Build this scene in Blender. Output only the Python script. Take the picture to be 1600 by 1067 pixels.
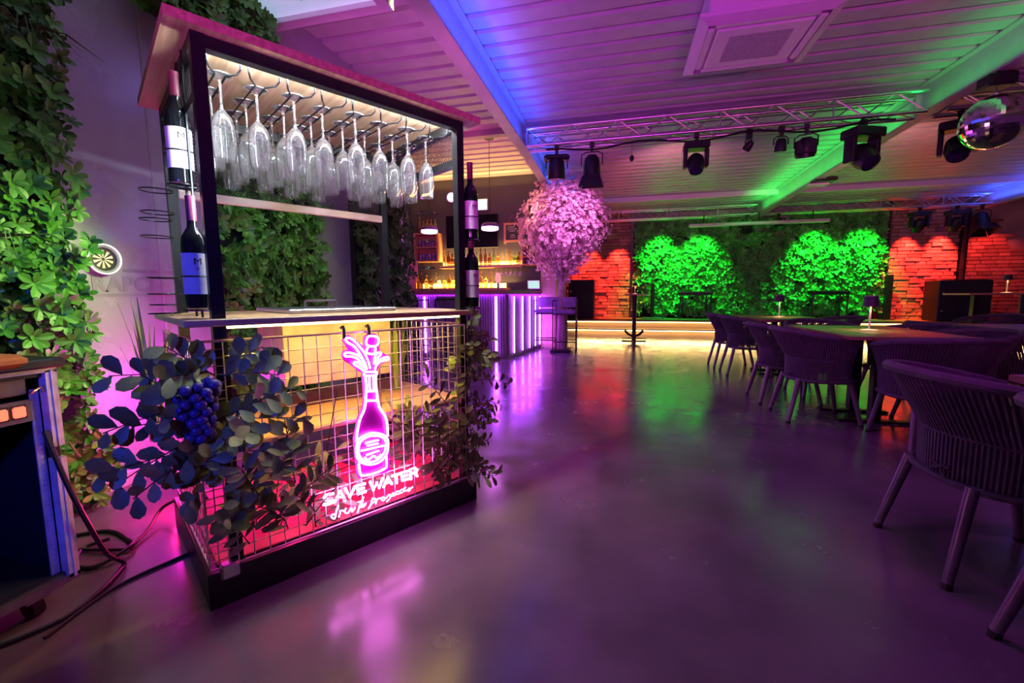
import bpy, math, random
from mathutils import Vector, Matrix, Euler
random.seed(11)
PI = math.pi
sc = bpy.context.scene
col = sc.collection
for o in list(bpy.data.objects):
    bpy.data.objects.remove(o)

# ------------------------------------------------------------------ camera
def look(loc, pitch, roll, yaw):
    f = Vector((math.sin(yaw)*math.cos(pitch), math.cos(yaw)*math.cos(pitch), -math.sin(pitch)))
    rt = Vector((math.cos(yaw), -math.sin(yaw), 0)); d = f.cross(rt)
    r2 = rt*math.cos(roll) + d*math.sin(roll); d2 = -rt*math.sin(roll) + d*math.cos(roll)
    m = Matrix((( r2.x, -d2.x, -f.x, loc[0]), (r2.y, -d2.y, -f.y, loc[1]), (r2.z, -d2.z, -f.z, loc[2]), (0, 0, 0, 1)))
    return m
cam = bpy.data.cameras.new('camera'); cam.sensor_width = 36; cam.lens = 680/1600*36
cam.clip_start = .05
camo = bpy.data.objects.new('camera', cam); col.objects.link(camo)
camo.matrix_world = look((0, 0, 1.05), math.radians(6.154), math.radians(.342), math.radians(-13.824))
sc.camera = camo

# ------------------------------------------------------------------ world and light
sc.view_settings.view_transform = 'Standard'; sc.view_settings.look = 'None'
sc.view_settings.exposure = 0.0; sc.view_settings.gamma = 1.0
sc.view_settings.use_curve_mapping = False
w = bpy.data.worlds.new('world'); sc.world = w; w.use_nodes = True
w.node_tree.nodes['Background'].inputs[0].default_value = (.30, .06, .36, 1)
w.node_tree.nodes['Background'].inputs[1].default_value = .14

def spot(name, loc, target, color, e, ang=50, blend=.5, rad=.05):
    l = bpy.data.lights.new(name, 'SPOT'); l.energy = e; l.color = color; l.spot_size = math.radians(ang); l.spot_blend = blend; l.shadow_soft_size = rad
    o = bpy.data.objects.new(name, l); col.objects.link(o); o.location = loc
    o.rotation_euler = (Vector(target)-Vector(loc)).to_track_quat('-Z', 'Y').to_euler(); return o
def point(name, loc, color, e, rad=.05):
    l = bpy.data.lights.new(name, 'POINT'); l.energy = e; l.color = color; l.shadow_soft_size = rad
    o = bpy.data.objects.new(name, l); col.objects.link(o); o.location = loc; return o
def area(name, loc, target, color, e, sx, sy, up='Y'):
    l = bpy.data.lights.new(name, 'AREA'); l.shape = 'RECTANGLE'; l.size = sx; l.size_y = sy; l.energy = e; l.color = color
    o = bpy.data.objects.new(name, l); col.objects.link(o); o.location = loc
    o.rotation_euler = (Vector(target)-Vector(loc)).to_track_quat('-Z', up).to_euler(); return o

def strip_up(name, loc, color, e, length):
    l = bpy.data.lights.new(name, 'AREA'); l.shape = 'RECTANGLE'; l.size = .05; l.size_y = length; l.energy = e; l.color = color
    o = bpy.data.objects.new(name, l); col.objects.link(o); o.location = loc; o.rotation_euler = (PI, 0, 0)
# blue and green strips lying on the lower flanges of the ceiling beams
strip_up('beam_blue_light', (-1.225, 3.2, 3.09), (.02, .07, 1), 30, 5.6)
strip_up('beam_blue_light', (-1.225, 8.4, 3.05), (.03, .09, 1), 14, 4.0)
strip_up('beam_green_light', (3.21, 4.4, 3.08), (.01, 1, .14), 3.6, 3.4)
strip_up('beam_green_light', (3.21, 9.2, 3.05), (.01, 1, .09), 14, 5.4)
strip_up('beam_blue_light', (7.88, 10.2, 3.05), (.03, .09, 1), 26, 4.0)
# wash lamps added unseen to tint ceiling, floor, hedges, wall; the blue is inferred
spot('wash_magenta', (-.5, -.7, 1.2), (-.9, 4.0, 3.4), (.86, .06, .95), 190, 62, .9, .1)
spot('wash_violet', (.7, -.8, 1.2), (1.0, 3.6, 3.4), (.92, .04, .95), 240, 84, .9, .1)
spot('wash_violet', (2.6, -.8, 1.3), (4.0, 5.4, 3.4), (1, .14, .50), 210, 74, .9, .1)
spot('wash_rose', (3.6, 7.2, 2.5), (4.2, 8.6, 3.4), (1, .36, .36), 54, 100, .9, .1)
spot('wash_rose', (.6, 7.2, 2.5), (1.0, 8.6, 3.4), (1, .22, .34), 66, 100, .9, .1)
spot('wash_bar_ceiling', (-2.6, 5.6, 2.3), (-2.6, 7.0, 3.4), (1, .10, .30), 75, 110, .9, .1)
spot('wash_magenta', (-1.7, 3.0, 1.95), (-2.0, 4.6, 3.4), (1, .09, .80), 36, 125, .9, .08)
spot('wash_floor', (.8, 2.2, 3.1), (1.4, 2.0, 0), (.72, .03, .80), 80, 130, .9, .2)
spot('wash_floor', (-.5, 4.6, 3.0), (-.5, 4.8, 0), (.66, .03, .95), 75, 110, .9, .2)
spot('wash_blue', (-.85, -1.0, 1.35), (-1.75, 1.1, .90), (.02, .05, 1), 140, 44, .5, .06)
spot('wash_hedge', (-1.72, 2.0, 1.55), (-2.62, 1.15, .80), (.72, 1, .30), 72, 75, .7, .1)
spot('wash_hedge', (-1.5, 3.0, 3.1), (-2.6, 2.95, .9), (.80, 1, .38), 46, 52, .7, .1)
spot('wash_wall', (-1.1, 3.2, 2.9), (-2.68, 1.9, 1.6), (.24, .22, 1), 7, 90, .8, .2)

# ------------------------------------------------------------------ helpers
class MB:
    def __init__(s): s.v = []; s.f = []
    def add(s, vs, fs):
        n = len(s.v); s.v += [tuple(p) for p in vs]; s.f += [tuple(i+n for i in q) for q in fs]; return s
    def box(s, lo, hi):
        x, y, z = lo; X, Y, Z = hi
        return s.add([(x,y,z),(X,y,z),(X,Y,z),(x,Y,z),(x,y,Z),(X,y,Z),(X,Y,Z),(x,Y,Z)],
                     [(0,3,2,1),(4,5,6,7),(0,1,5,4),(1,2,6,5),(2,3,7,6),(3,0,4,7)])
    def obox(s, c, size, rot=(0,0,0)):
        m = Euler(rot).to_matrix(); h = [a/2 for a in size]; c = Vector(c)
        vs = [c + m @ Vector((sx*h[0], sy*h[1], sz*h[2])) for sz in (-1,1) for sx, sy in ((-1,-1),(1,-1),(1,1),(-1,1))]
        return s.add(vs, [(0,3,2,1),(4,5,6,7),(0,1,5,4),(1,2,6,5),(2,3,7,6),(3,0,4,7)])
    def bevbox(s, lo, hi, b):
        x, y, z = lo; X, Y, Z = hi
        def ring(zz, i): return [(x+i+b,y+i,zz),(X-i-b,y+i,zz),(X-i,y+i+b,zz),(X-i,Y-i-b,zz),(X-i-b,Y-i,zz),(x+i+b,Y-i,zz),(x+i,Y-i-b,zz),(x+i,y+i+b,zz)]
        vs = ring(z, b) + ring(z+b, 0) + ring(Z-b, 0) + ring(Z, b)
        fs = [tuple(range(7,-1,-1)), tuple(range(24,32))]
        for k in range(3):
            for i in range(8): fs.append((k*8+i, k*8+(i+1)%8, k*8+8+(i+1)%8, k*8+8+i))
        return s.add(vs, fs)
    def cyl(s, a, b, r, r2=None, n=10, cap=True):
        a = Vector(a); b = Vector(b); r2 = r if r2 is None else r2
        q = (b-a).to_track_quat('Z', 'Y').to_matrix(); vs = []
        for p, rr in ((a, r), (b, r2)):
            vs += [p + q @ Vector((rr*math.cos(2*PI*i/n), rr*math.sin(2*PI*i/n), 0)) for i in range(n)]
        fs = [(i, (i+1)%n, n+(i+1)%n, n+i) for i in range(n)]
        if cap: fs += [tuple(range(n-1,-1,-1)), tuple(range(n, 2*n))]
        return s.add(vs, fs)
    def tube(s, pts, r, n=6, closed=False):
        P = [Vector(p) for p in pts]; N = len(P); vs = []; up = Vector((0,0,1)); prev = None
        for i, p in enumerate(P):
            t = (P[(i+1)%N]-P[i-1]) if closed else (P[min(i+1,N-1)]-P[max(i-1,0)])
            if t.length < 1e-9: t = Vector((0,0,1))
            t.normalize()
            if prev is None:
                a = t.orthogonal().normalized()
            else:
                a = prev - t*prev.dot(t); a = a.normalized() if a.length > 1e-6 else t.orthogonal().normalized()
            prev = a; b = t.cross(a)
            rr = r[i] if isinstance(r, (list, tuple)) else r
            vs += [p + a*(rr*math.cos(2*PI*k/n)) + b*(rr*math.sin(2*PI*k/n)) for k in range(n)]
        fs = []
        for i in range(N if closed else N-1):
            j = (i+1) % N
            for k in range(n): fs.append((i*n+k, i*n+(k+1)%n, j*n+(k+1)%n, j*n+k))
        if not closed: fs += [tuple(range(n-1,-1,-1)), tuple(range((N-1)*n, N*n))]
        return s.add(vs, fs)
    def lathe(s, prof, n=20, o=(0,0,0), closed=False):
        vs = []; m = len(prof)
        for r, z in prof:
            vs += [(o[0]+r*math.cos(2*PI*k/n), o[1]+r*math.sin(2*PI*k/n), o[2]+z) for k in range(n)]
        fs = []
        for i in range(m if closed else m-1):
            j = (i+1) % m
            for k in range(n): fs.append((i*n+k, i*n+(k+1)%n, j*n+(k+1)%n, j*n+k))
        if not closed: fs += [tuple(range(n-1,-1,-1)), tuple(range((m-1)*n, m*n))]
        return s.add(vs, fs)
    def sphere(s, c, r, n=10, m=7, sq=(1,1,1)):
        prof = [(r*math.sin(PI*i/m), -r*math.cos(PI*i/m)) for i in range(m+1)]; b = len(s.v)
        s.lathe([(max(a,1e-4), z) for a, z in prof], n)
        s.v[b:] = [(c[0]+p[0]*sq[0], c[1]+p[1]*sq[1], c[2]+p[2]*sq[2]) for p in s.v[b:]]
        return s
    def mesh(s, name, mat=None, smooth=False):
        me = bpy.data.meshes.new(name); me.from_pydata(s.v, [], s.f)
        if mat: me.materials.append(mat)
        if smooth:
            me.polygons.foreach_set('use_smooth', [True]*len(me.polygons))
            me.set_sharp_from_angle(angle=math.radians(42))
        me.update(); return me
    def build(s, name, mat=None, parent=None, smooth=False, loc=None, rot=None):
        return link(name, s.mesh(name, mat, smooth), parent, loc, rot)
def link(name, me, parent=None, loc=None, rot=None, scale=None):
    o = bpy.data.objects.new(name, me); col.objects.link(o)
    if parent: o.parent = parent
    if loc is not None: o.location = loc
    if rot is not None: o.rotation_euler = rot
    if scale is not None: o.scale = scale
    return o
def thing(name, label, cat, loc=(0,0,0), rz=0, group=None):
    o = link(name, None, None, loc, (0,0,rz)); return tag(o, label, cat, group)
def tag(o, label, cat, group=None):
    o['label'] = label; o['category'] = cat
    if group: o['group'] = group
    return o
def struct(o): o['kind'] = 'structure'; return o
def stuff(o): o['kind'] = 'stuff'; return o
def copy_tree(o, parent=None):
    c = o.copy(); col.objects.link(c); c.parent = parent
    for ch in o.children: copy_tree(ch, c)
    return c
ORD = ['first','second','third','fourth','fifth','sixth','seventh','eighth','ninth','tenth','eleventh','twelfth','thirteenth','fourteenth','fifteenth','sixteenth','seventeenth','eighteenth','nineteenth','twentieth','twenty-first','twenty-second']

# ------------------------------------------------------------------ materials
MT = {}
def mat(name, c=(.5,.5,.5), rough=.5, metal=0., emit=None, es=0., noise=None, bump=None, trans=0., ior=1.45, stretch=None, c2=None, rnd=None, spec=None, rvar=None):
    if name in MT: return MT[name]
    m = bpy.data.materials.new(name); m.use_nodes = True; nt = m.node_tree; b = nt.nodes['Principled BSDF']
    b.inputs['Base Color'].default_value = (*c, 1); b.inputs['Roughness'].default_value = rough; b.inputs['Metallic'].default_value = metal
    if trans: b.inputs['Transmission Weight'].default_value = trans; b.inputs['IOR'].default_value = ior
    if spec is not None: b.inputs['Specular IOR Level'].default_value = spec
    if emit: b.inputs['Emission Color'].default_value = (*emit, 1); b.inputs['Emission Strength'].default_value = es
    if noise or bump or rnd or rvar:
        tc = nt.nodes.new('ShaderNodeTexCoord'); mp = nt.nodes.new('ShaderNodeMapping'); nt.links.new(tc.outputs['Object'], mp.inputs[0])
        if stretch: mp.inputs['Scale'].default_value = stretch
    if noise:
        n = nt.nodes.new('ShaderNodeTexNoise'); n.inputs['Scale'].default_value = noise; n.inputs['Detail'].default_value = 6
        nt.links.new(mp.outputs[0], n.inputs[0])
        r = nt.nodes.new('ShaderNodeValToRGB'); r.color_ramp.elements[0].position = .35; r.color_ramp.elements[1].position = .65
        r.color_ramp.elements[0].color = (*c, 1); r.color_ramp.elements[1].color = (*(c2 or [min(1, a*1.5) for a in c]), 1)
        nt.links.new(n.outputs[0], r.inputs[0]); out = r.outputs[0]
        if rnd:
            oi = nt.nodes.new('ShaderNodeObjectInfo'); mr = nt.nodes.new('ShaderNodeMapRange'); mr.inputs[3].default_value = 1-rnd; mr.inputs[4].default_value = 1+rnd
            nt.links.new(oi.outputs['Random'], mr.inputs[0]); hs = nt.nodes.new('ShaderNodeHueSaturation')
            nt.links.new(mr.outputs[0], hs.inputs['Value']); nt.links.new(out, hs.inputs['Color']); out = hs.outputs[0]
        nt.links.new(out, b.inputs['Base Color'])
    if rvar:
        n2 = nt.nodes.new('ShaderNodeTexNoise'); n2.inputs['Scale'].default_value = rvar[0]; n2.inputs['Detail'].default_value = 8; n2.inputs['Roughness'].default_value = .65
        nt.links.new(mp.outputs[0], n2.inputs[0]); mr = nt.nodes.new('ShaderNodeMapRange')
        mr.inputs[1].default_value = .35; mr.inputs[2].default_value = .65; mr.inputs[3].default_value = rvar[1]; mr.inputs[4].default_value = rvar[2]
        nt.links.new(n2.outputs[0], mr.inputs[0]); nt.links.new(mr.outputs[0], b.inputs['Roughness'])
    if bump:
        n3 = nt.nodes.new('ShaderNodeTexNoise'); n3.inputs['Scale'].default_value = bump[0]; n3.inputs['Detail'].default_value = 5
        nt.links.new(mp.outputs[0], n3.inputs[0]); bp = nt.nodes.new('ShaderNodeBump'); bp.inputs['Strength'].default_value = bump[1]; bp.inputs['Distance'].default_value = .01
        nt.links.new(n3.outputs[0], bp.inputs['Height']); nt.links.new(bp.outputs[0], b.inputs['Normal'])
    MT[name] = m; return m
def glow(name, c, s):
    return mat(name, (.02,.02,.02), .5, 0, c, s)
black = mat('black_metal', (.012,.012,.014), .42, .3, noise=30, c2=(.018,.018,.02))
blackp = mat('black_plastic', (.015,.015,.017), .5, noise=25, c2=(.022,.022,.024))
steel = mat('brushed_steel', (.62,.62,.63), .28, 1, noise=14, c2=(.72,.72,.73), stretch=(2,40,40))
alu = mat('aluminium', (.66,.66,.68), .32, 1, noise=20, c2=(.74,.74,.76))
oak = mat('oak_board', (.50,.30,.14), .45, noise=3, c2=(.66,.43,.22), stretch=(1.5,22,22), bump=(60,.05))
oakd = mat('roof_board', (.36,.22,.13), .5, noise=2.2, c2=(.55,.36,.22), stretch=(24,1.2,22), bump=(50,.05))
walnut = mat('table_board', (.20,.12,.07), .38, noise=3, c2=(.32,.20,.12), stretch=(22,1.5,20))
glass = mat('brightened_glass', (1,1,1), .03, trans=.955, ior=1.6)  # brightness of the flutes put in as a slightly milky white share
white = mat('white_paint', (.75,.75,.76), .45, noise=8, c2=(.8,.8,.8))
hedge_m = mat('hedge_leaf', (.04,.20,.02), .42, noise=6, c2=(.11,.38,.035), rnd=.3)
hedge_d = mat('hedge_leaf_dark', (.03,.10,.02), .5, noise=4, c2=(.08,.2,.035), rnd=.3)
stage_leaf = mat('stage_hedge_leaf', (.06,.34,.05), .4, noise=6, c2=(.16,.6,.12))
backing = mat('hedge_backing', (.008,.014,.006), .9, noise=20, c2=(.014,.02,.01))
vine_m = mat('vine_leaf', (.15,.21,.06), .5, noise=9, c2=(.28,.34,.12), rnd=.4)
stem_m = mat('stem', (.05,.035,.02), .7, noise=30)

# ------------------------------------------------------------------ the room
fm = mat('polished_concrete', (.085,.075,.088), .24, noise=1.7, c2=(.15,.13,.155), rvar=(3.2,.12,.28), bump=(5,.012))
struct(MB().box((-7,-2.5,-.1), (12,13.2,0)).build('floor', fm))
RID = 6.25; SL = .016
def zdeck(y): return 3.385 - SL*abs(y-RID)
deckm = mat('deck_sheet', (.46,.45,.47), .42, .0, noise=6, c2=(.52,.51,.53))
def deck(name, x0, x1, y0, y1):
    mb = MB(); P = .2365; y = y0; pr = []
    while y < y1-1e-6:
        for dy, dz in ((0,0),(.166,0),(.174,.036),(.2285,.036)):
            if y+dy <= y1: pr.append((y+dy, dz))
        y += P
    pr.append((y1, 0))
    vs = []; fs = []
    for yy, dz in pr: vs += [(x0,yy,zdeck(yy)+dz), (x1,yy,zdeck(yy)+dz)]
    for i in range(len(pr)-1): fs.append((2*i, 2*i+1, 2*i+3, 2*i+2))
    mb.add(vs, fs); n = len(mb.v)
    return struct(mb.build(name, deckm))
deck('ceiling', -6.8, 11, -2.2, RID); deck('ceiling', -6.8, 11, RID, 13.0)
struct(MB().box((-6.8,-2.2,3.46),(11,13,3.5)).build('ceiling_cover', deckm))
# light shaft of the skylight, hung below the deck
pm = mat('skylight_pane', (.8,.85,.9), .3, emit=(.42,.62,.86), es=.62, noise=1.2, c2=(.85,.88,.92))
sk = struct(MB().box((-2.66,1.05,3.035), (-1.60,2.90,3.045)).build('window_1', pm))
for lo, hi in (((-2.67,2.86,3.0),(-1.55,2.945,3.42)), ((-1.63,.98,3.0),(-1.55,2.86,3.42)), ((-2.67,.98,3.0),(-1.63,1.06,3.42))):
    MB().box(lo, hi).build('window_frame', white, sk)
MB().tube([(-2.2,2.52,3.03),(-2.21,2.57,3.0),(-2.16,2.64,2.99),(-2.08,2.69,3.0),(-2.04,2.69,3.03)], .004).build('skylight_wire', blackp, sk)
# steel beams on both sides of the ridge
beamm = mat('beam_paint', (.42,.41,.42), .45, noise=5, c2=(.49,.48,.49))
def beam(n, xc, y0, y1):
    mb = MB(); hw = .07
    for a, b in ((y0, RID), (RID, y1)):
        za, zb = zdeck(a)-.335, zdeck(b)-.335
        def bar(xl, xh, d0, d1):
            mb.add([(xl,a,za+d0),(xh,a,za+d0),(xh,a,za+d1),(xl,a,za+d1),(xl,b,zb+d0),(xh,b,zb+d0),(xh,b,zb+d1),(xl,b,zb+d1)],
                   [(0,1,2,3),(7,6,5,4),(0,4,5,1),(1,5,6,2),(2,6,7,3),(3,7,4,0)])
        bar(xc-hw, xc+hw, 0, .013); bar(xc-.005, xc+.005, .013, .32); bar(xc-hw, xc+hw, .32, .333)
    for ys in (RID-.02,):
        mb.box((xc-hw, ys-.006, zdeck(ys)-.32), (xc+hw, ys+.006, zdeck(ys)-.01))
    return struct(mb.build('trim_%d' % n, beamm))
beam(1, -1.345, -2.2, 12.9); beam(2, 3.33, -2.2, 12.9); beam(3, 8.0, 2, 12.9)
struct(MB().box((-6.8,RID-.06,3.30),(11,RID+.06,3.385)).build('trim_4', mat('ridge_plate',(.22,.2,.24),.5,noise=4)))
struct(MB().box((-1.2,10.9,3.2),(11,10.98,3.31)).build('trim_5', white))
# left wall with its glossy panels
wlm = mat('wall_panel', (.34,.34,.42), .30, noise=.8, c2=(.39,.39,.46), rvar=(1.2,.2,.34))
wl = struct(MB().box((-2.8,-2.4,0), (-2.68,5.15,3.42)).build('wall_left', wlm))
struct(MB().box((-2.68,-2.4,0), (-2.655,5.1,.07)).build('baseboard_left', white))
MB().box((-2.6805,2.06,.05),(-2.677,2.075,3.4)).build('panel_joint', mat('joint_grey',(.3,.3,.32),.5,noise=5), wl)
mural = mat('mural_paint', (.25,.24,.32), .32, noise=4, c2=(.28,.27,.34)); mural2 = mat('mural_paint_red', (.30,.20,.29), .32, noise=4)
MB().box((-2.681,1.70,1.052),(-2.678,2.0,1.068)).build('mural_stripe', mural, wl)
MB().box((-2.681,2.01,1.052),(-2.678,2.5,1.068)).build('mural_stripe', mural2, wl)
MB().box((-2.681,1.86,1.186),(-2.678,1.99,1.205)).build('mural_stripe', mural, wl)
MB().box((-2.681,2.0,1.188),(-2.678,2.5,1.207)).build('mural_stripe', mural2, wl)
def text_mesh(body, size, extrude=.001, bold=0.):
    c = bpy.data.curves.new('lettering', 'FONT'); c.body = body; c.size = size; c.extrude = extrude; c.offset = bold; c.resolution_u = 3
    o = bpy.data.objects.new('lettering_source', c); col.objects.link(o)
    dg = bpy.context.evaluated_depsgraph_get(); me = bpy.data.meshes.new_from_object(o.evaluated_get(dg)); bpy.data.objects.remove(o); bpy.data.curves.remove(c)
    me.materials.clear(); return me
me = text_mesh('RAPCI', .112, .001, .004); me.materials.append(mural)
link('lettering', me, wl, (-2.6785, 1.70, 1.082), (PI/2, 0, PI/2), (1.05,1,1))
# wall behind the bar, beige pillar, return wall, stage back wall, right wall
struct(MB().box((-6.8,8.5,0),(-1.5,8.62,3.42)).build('wall_bar', mat('anthracite_wall',(.055,.055,.065),.6,noise=3,c2=(.07,.07,.08))))
struct(MB().box((-1.5,8.48,0),(-1.2,8.8,3.42)).build('trim_6', mat('beige_plaster',(.50,.40,.27),.6,noise=4)))
struct(MB().box((-1.7,8.8,0),(-1.5,13,3.42)).build('wall_return', mat('anthracite_wall')))
struct(MB().box((-1.7,13.0,0),(11.5,13.1,3.42)).build('wall_back', mat('stage_plaster',(.42,.36,.36),.7,noise=3)))
struct(MB().box((11.0,4,0),(11.1,13,3.42)).build('wall_right', mat('stage_plaster')))
struct(MB().box((-6.8,5.15,0),(-6.7,8.5,3.42)).build('wall_passage', mat('anthracite_wall')))
MB().box((-4.75,8.494,.9),(-4.12,8.5,1.75)).build('wall_panel_pink_lit', mat('pink_lit_panel',(.8,.2,.6),.5,noise=3), bpy.data.objects['wall_bar'])  # pink light on the wall put into the panel colour

# stage: two steps with warm strips under the nosings
stm = mat('stage_wood', (.26,.16,.09), .45, noise=2.5, c2=(.36,.23,.13), stretch=(1.5,18,18))
stf = mat('stage_riser', (.62,.45,.26), .5, noise=2.5, c2=(.72,.55,.33), stretch=(1.5,18,18))
st = thing('stage', 'low wooden stage of two steps lit by warm strips', 'stage', (0,0,0))
MB().box((-1.45,11.05,0),(10.9,12.95,.165)).build('riser_block', stf, st)
MB().box((-1.45,11.0,.165),(10.9,11.42,.19)).build('step_tread', stm, st)
MB().box((-1.45,11.42,.165),(10.9,12.95,.355)).build('upper_block', stf, st)
MB().box((-1.45,11.36,.355),(10.9,12.97,.38)).build('deck_board', stm, st)
strip_w = glow('warm_strip', (1,.66,.26), 9)
MB().box((-1.4,11.030,.148),(10.8,11.049,.163)).build('led_strip', strip_w, st)
MB().box((-1.4,11.395,.338),(10.8,11.418,.353)).build('led_strip', strip_w, st)
for x in (.8, 4.6, 8.4):
    area('stage_strip_light', (x,11.02,.15), (x,10.85,0), (1,.60,.22), 15, 3.7, .03)
    area('stage_strip_light', (x,11.39,.33), (x,11.2,.15), (1,.60,.22), 7, 3.7, .03)

# brick facings of the stage wall
brickm = mat('rough_brick', (.40,.19,.14), .8, noise=7, c2=(.58,.34,.27), rnd=.35, bump=(40,.4))
ub = MB().bevbox((-.5,-.5,-.5),(.5,.5,.5),.08).mesh('brick', brickm)
def bricks(name, x0, x1, z0, z1, y, edge=None, label=''):
    root = struct(MB().box((x0,y,z0),(8.5 if edge else x1,y+.1,z1)).build(name, mat('mortar',(.16,.11,.1),.9,noise=30)))
    z = z0; row = 0; n = 0
    while z < z1-.03:
        h = .088; x = x0 - random.random()*.2
        while x < x1:
            L = random.uniform(.2,.36); a, b = max(x, x0), min(x+L, x1)
            if b-a > .05 and n < 300 and (edge is None or a < edge(z)):
                link('brick', ub, root, ((a+b)/2, y-.012+random.uniform(-.014,.014), z+h/2), None, (b-a-.012, .07, h-.012)); n += 1
            x += L
        z += h; row += 1
    return root
bricks('wall_brick_left', -1.5, .28, .38, 3.3, 12.86)
bricks('wall_brick_right', 6.42, 7.82, .38, 3.3, 12.80)
bricks('wall_brick_corner', 7.95, 9.6, .38, 2.75, 12.90, edge=lambda z: 8.55 + max(0,(2.4-z))*.75 + random.uniform(-.15,.15))

# ------------------------------------------------------------------ foliage
def leaf_verts(L, W, fold=.25, droop=.15):
    h = fold*W*.4
    o = [(0,0,0),(.3*L,.30*W,h*.7),(.62*L,.50*W,h-droop*L*.35),(.88*L,.36*W,h*.7-droop*L*.75),(L,0,-droop*L),(.88*L,-.36*W,h*.7-droop*L*.75),(.62*L,-.50*W,h-droop*L*.35),(.3*L,-.30*W,h*.7),(.3*L,0,0),(.62*L,0,-droop*L*.35),(.88*L,0,-droop*L*.75)]
    return o, [(0,8,1),(1,8,9,2),(2,9,10,3),(3,10,4),(0,7,8),(7,6,9,8),(6,5,10,9),(5,4,10)]
def add_leaf(mb, p, d, up, L, W, fold=.25, droop=.15):
    d = d.normalized(); s = up.cross(d)
    s = s.normalized() if s.length > 1e-5 else d.orthogonal().normalized(); u = d.cross(s)
    vs, fs = leaf_verts(L, W, fold, droop)
    mb.add([p + d*a + s*b + u*c for a, b, c in vs], fs)
def rnd_dir(n, spread):
    v = Vector((random.gauss(0,1), random.gauss(0,1), random.gauss(0,1))).normalized()
    return (n + v*spread).normalized()
def rosette(mb, p, n, k, L, W):
    t = n.orthogonal().normalized(); b = n.cross(t); a0 = random.random()*6.28
    for i in range(k):
        a = a0 + 2*PI*i/k + random.uniform(-.2,.2)
        d = (t*math.cos(a) + b*math.sin(a))*random.uniform(.75,1) + n*random.uniform(.2,.8)
        l = L*random.uniform(.7,1.15); add_leaf(mb, p, d, n, l, W*l/L)
def hedge_mesh(pts, nrm, k, L, W, spread=.55):
    mb = MB()
    for p in pts: rosette(mb, Vector(p), rnd_dir(Vector(nrm), spread), k, L, W)
    return mb
def make_hedge(name, label, x, y0, y1, z0, z1, dens, L, W, m, extra=None, depth=.12):
    t = thing(name, label, 'hedge', (x,(y0+y1)/2,z0)); cy = (y0+y1)/2
    MB().box((0,y0-cy+.04,.0),(.05,y1-cy-.04,z1-z0)).build('backing_panel', backing, t)
    pts = []
    for i in range(int(dens*(y1-y0)*(z1-z0))):
        pts.append((.04+random.random()*depth, random.uniform(y0,y1)-cy+random.gauss(0,.02), random.uniform(0,z1-z0)))
    if extra: pts += [(a, b-cy, c-z0) for a, b, c in extra()]
    stuff(hedge_mesh(pts, (1,0,.15), 6, L, W).build('foliage', m, t)); return t
h1 = make_hedge('leaf_wall', 'bright green artificial leaf wall beside the black equipment rack', -2.675, .75, 1.60, 0, 3.3, 800, .052, .026, hedge_m)
# the largest rosettes and a few grass tufts of the near leaf wall as pieces of their own
ros = []
for k in range(4):
    mb = MB(); rosette(mb, Vector((0,0,0)), Vector((1,0,.1)).normalized(), 6+k%2, .060, .030); ros.append(mb.mesh('leaf_rosette', hedge_m))
for i in range(170):
    link('leaf_rosette', ros[i%4], h1, (.16+random.random()*.04, random.uniform(-.42,.41), random.uniform(.05,3.2)), (random.uniform(0,6.28),random.uniform(-.3,.3),random.uniform(-.5,.5)), [random.uniform(.8,1.3)]*3)
tuft = MB()
for i in range(16):
    a = random.uniform(-1.3,1.3); L = random.uniform(.16,.3)
    tuft.tube([(0,0,0),(.06,math.sin(a)*L*.5,L*.1),(.09,math.sin(a)*L,-L*.45*abs(math.cos(a)))], [.003,.0025,.0006], 3)
tme = tuft.mesh('grass_tuft', hedge_d)
for p in ((.17,.1,1.3),(.17,-.12,1.25),(.17,.25,2.2),(.17,0,.75)): link('grass_tuft', tme, h1, p)
def top_bunch():
    return [(random.uniform(.05,.3), y, random.uniform(2.56+.22*abs(y-2.2)+random.uniform(0,.12), 2.97)) for y in [random.uniform(1.93,2.80) for _ in range(700)]]
make_hedge('leaf_wall', 'artificial leaf wall behind the glass rack, spreading above the cart roof', -2.675, 2.4, 3.42, 0, 2.80, 620, .060, .031, hedge_m, top_bunch)
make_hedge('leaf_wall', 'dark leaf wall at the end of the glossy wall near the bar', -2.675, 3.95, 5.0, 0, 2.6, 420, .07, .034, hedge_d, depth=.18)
# stage hedge
t = thing('stage_hedge', 'wide artificial hedge lit green on the stage back wall', 'hedge', (3.35,12.95,.38))
MB().box((-3.0,-.06,0),(3.0,0,2.6)).build('backing_panel', backing, t)
pts = [(random.uniform(-2.92,2.94), -.10-random.random()*.16, random.uniform(.1,2.6)) for _ in range(2600)]
stuff(hedge_mesh(pts, (0,-1,.15), 6, .14, .07).build('foliage', stage_leaf, t))

# ------------------------------------------------------------------ the prosecco cart
CA = math.radians(57.96); CO = Vector((-1.3125, 1.0795, 0)); CU = Vector((math.cos(CA), math.sin(CA), 0)); CV = Vector((-math.sin(CA), math.cos(CA), 0))
def cw(u, v, z): return CO + CU*u + CV*v + Vector((0,0,z))
CW, CD, ZC, ZT = 1.148, .79, .977, 1.854
cart = thing('drinks_cart', 'wooden drinks cart with black frame, roof and wire mesh front', 'cart', CO, CA)
PX0, PX1, PY0, PY1 = .085, 1.088, .02, .765; hp = .019
MB().box((0,-.035,ZT),(CW+.035,.81,ZT+.03)).build('roof', oakd, cart)
for x in (PX0, PX1):
    for y in (PY0, PY1): MB().box((x-hp,y-hp,.13),(x+hp,y+hp,ZT)).build('post', black, cart)
def rail(n, lo, hi): return MB().box(lo, hi).build(n, black, cart)
for y in (PY0, PY1): rail('top_rail', (PX0+hp,y-hp,ZT-.04),(PX1-hp,y+hp,ZT-.002))
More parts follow.
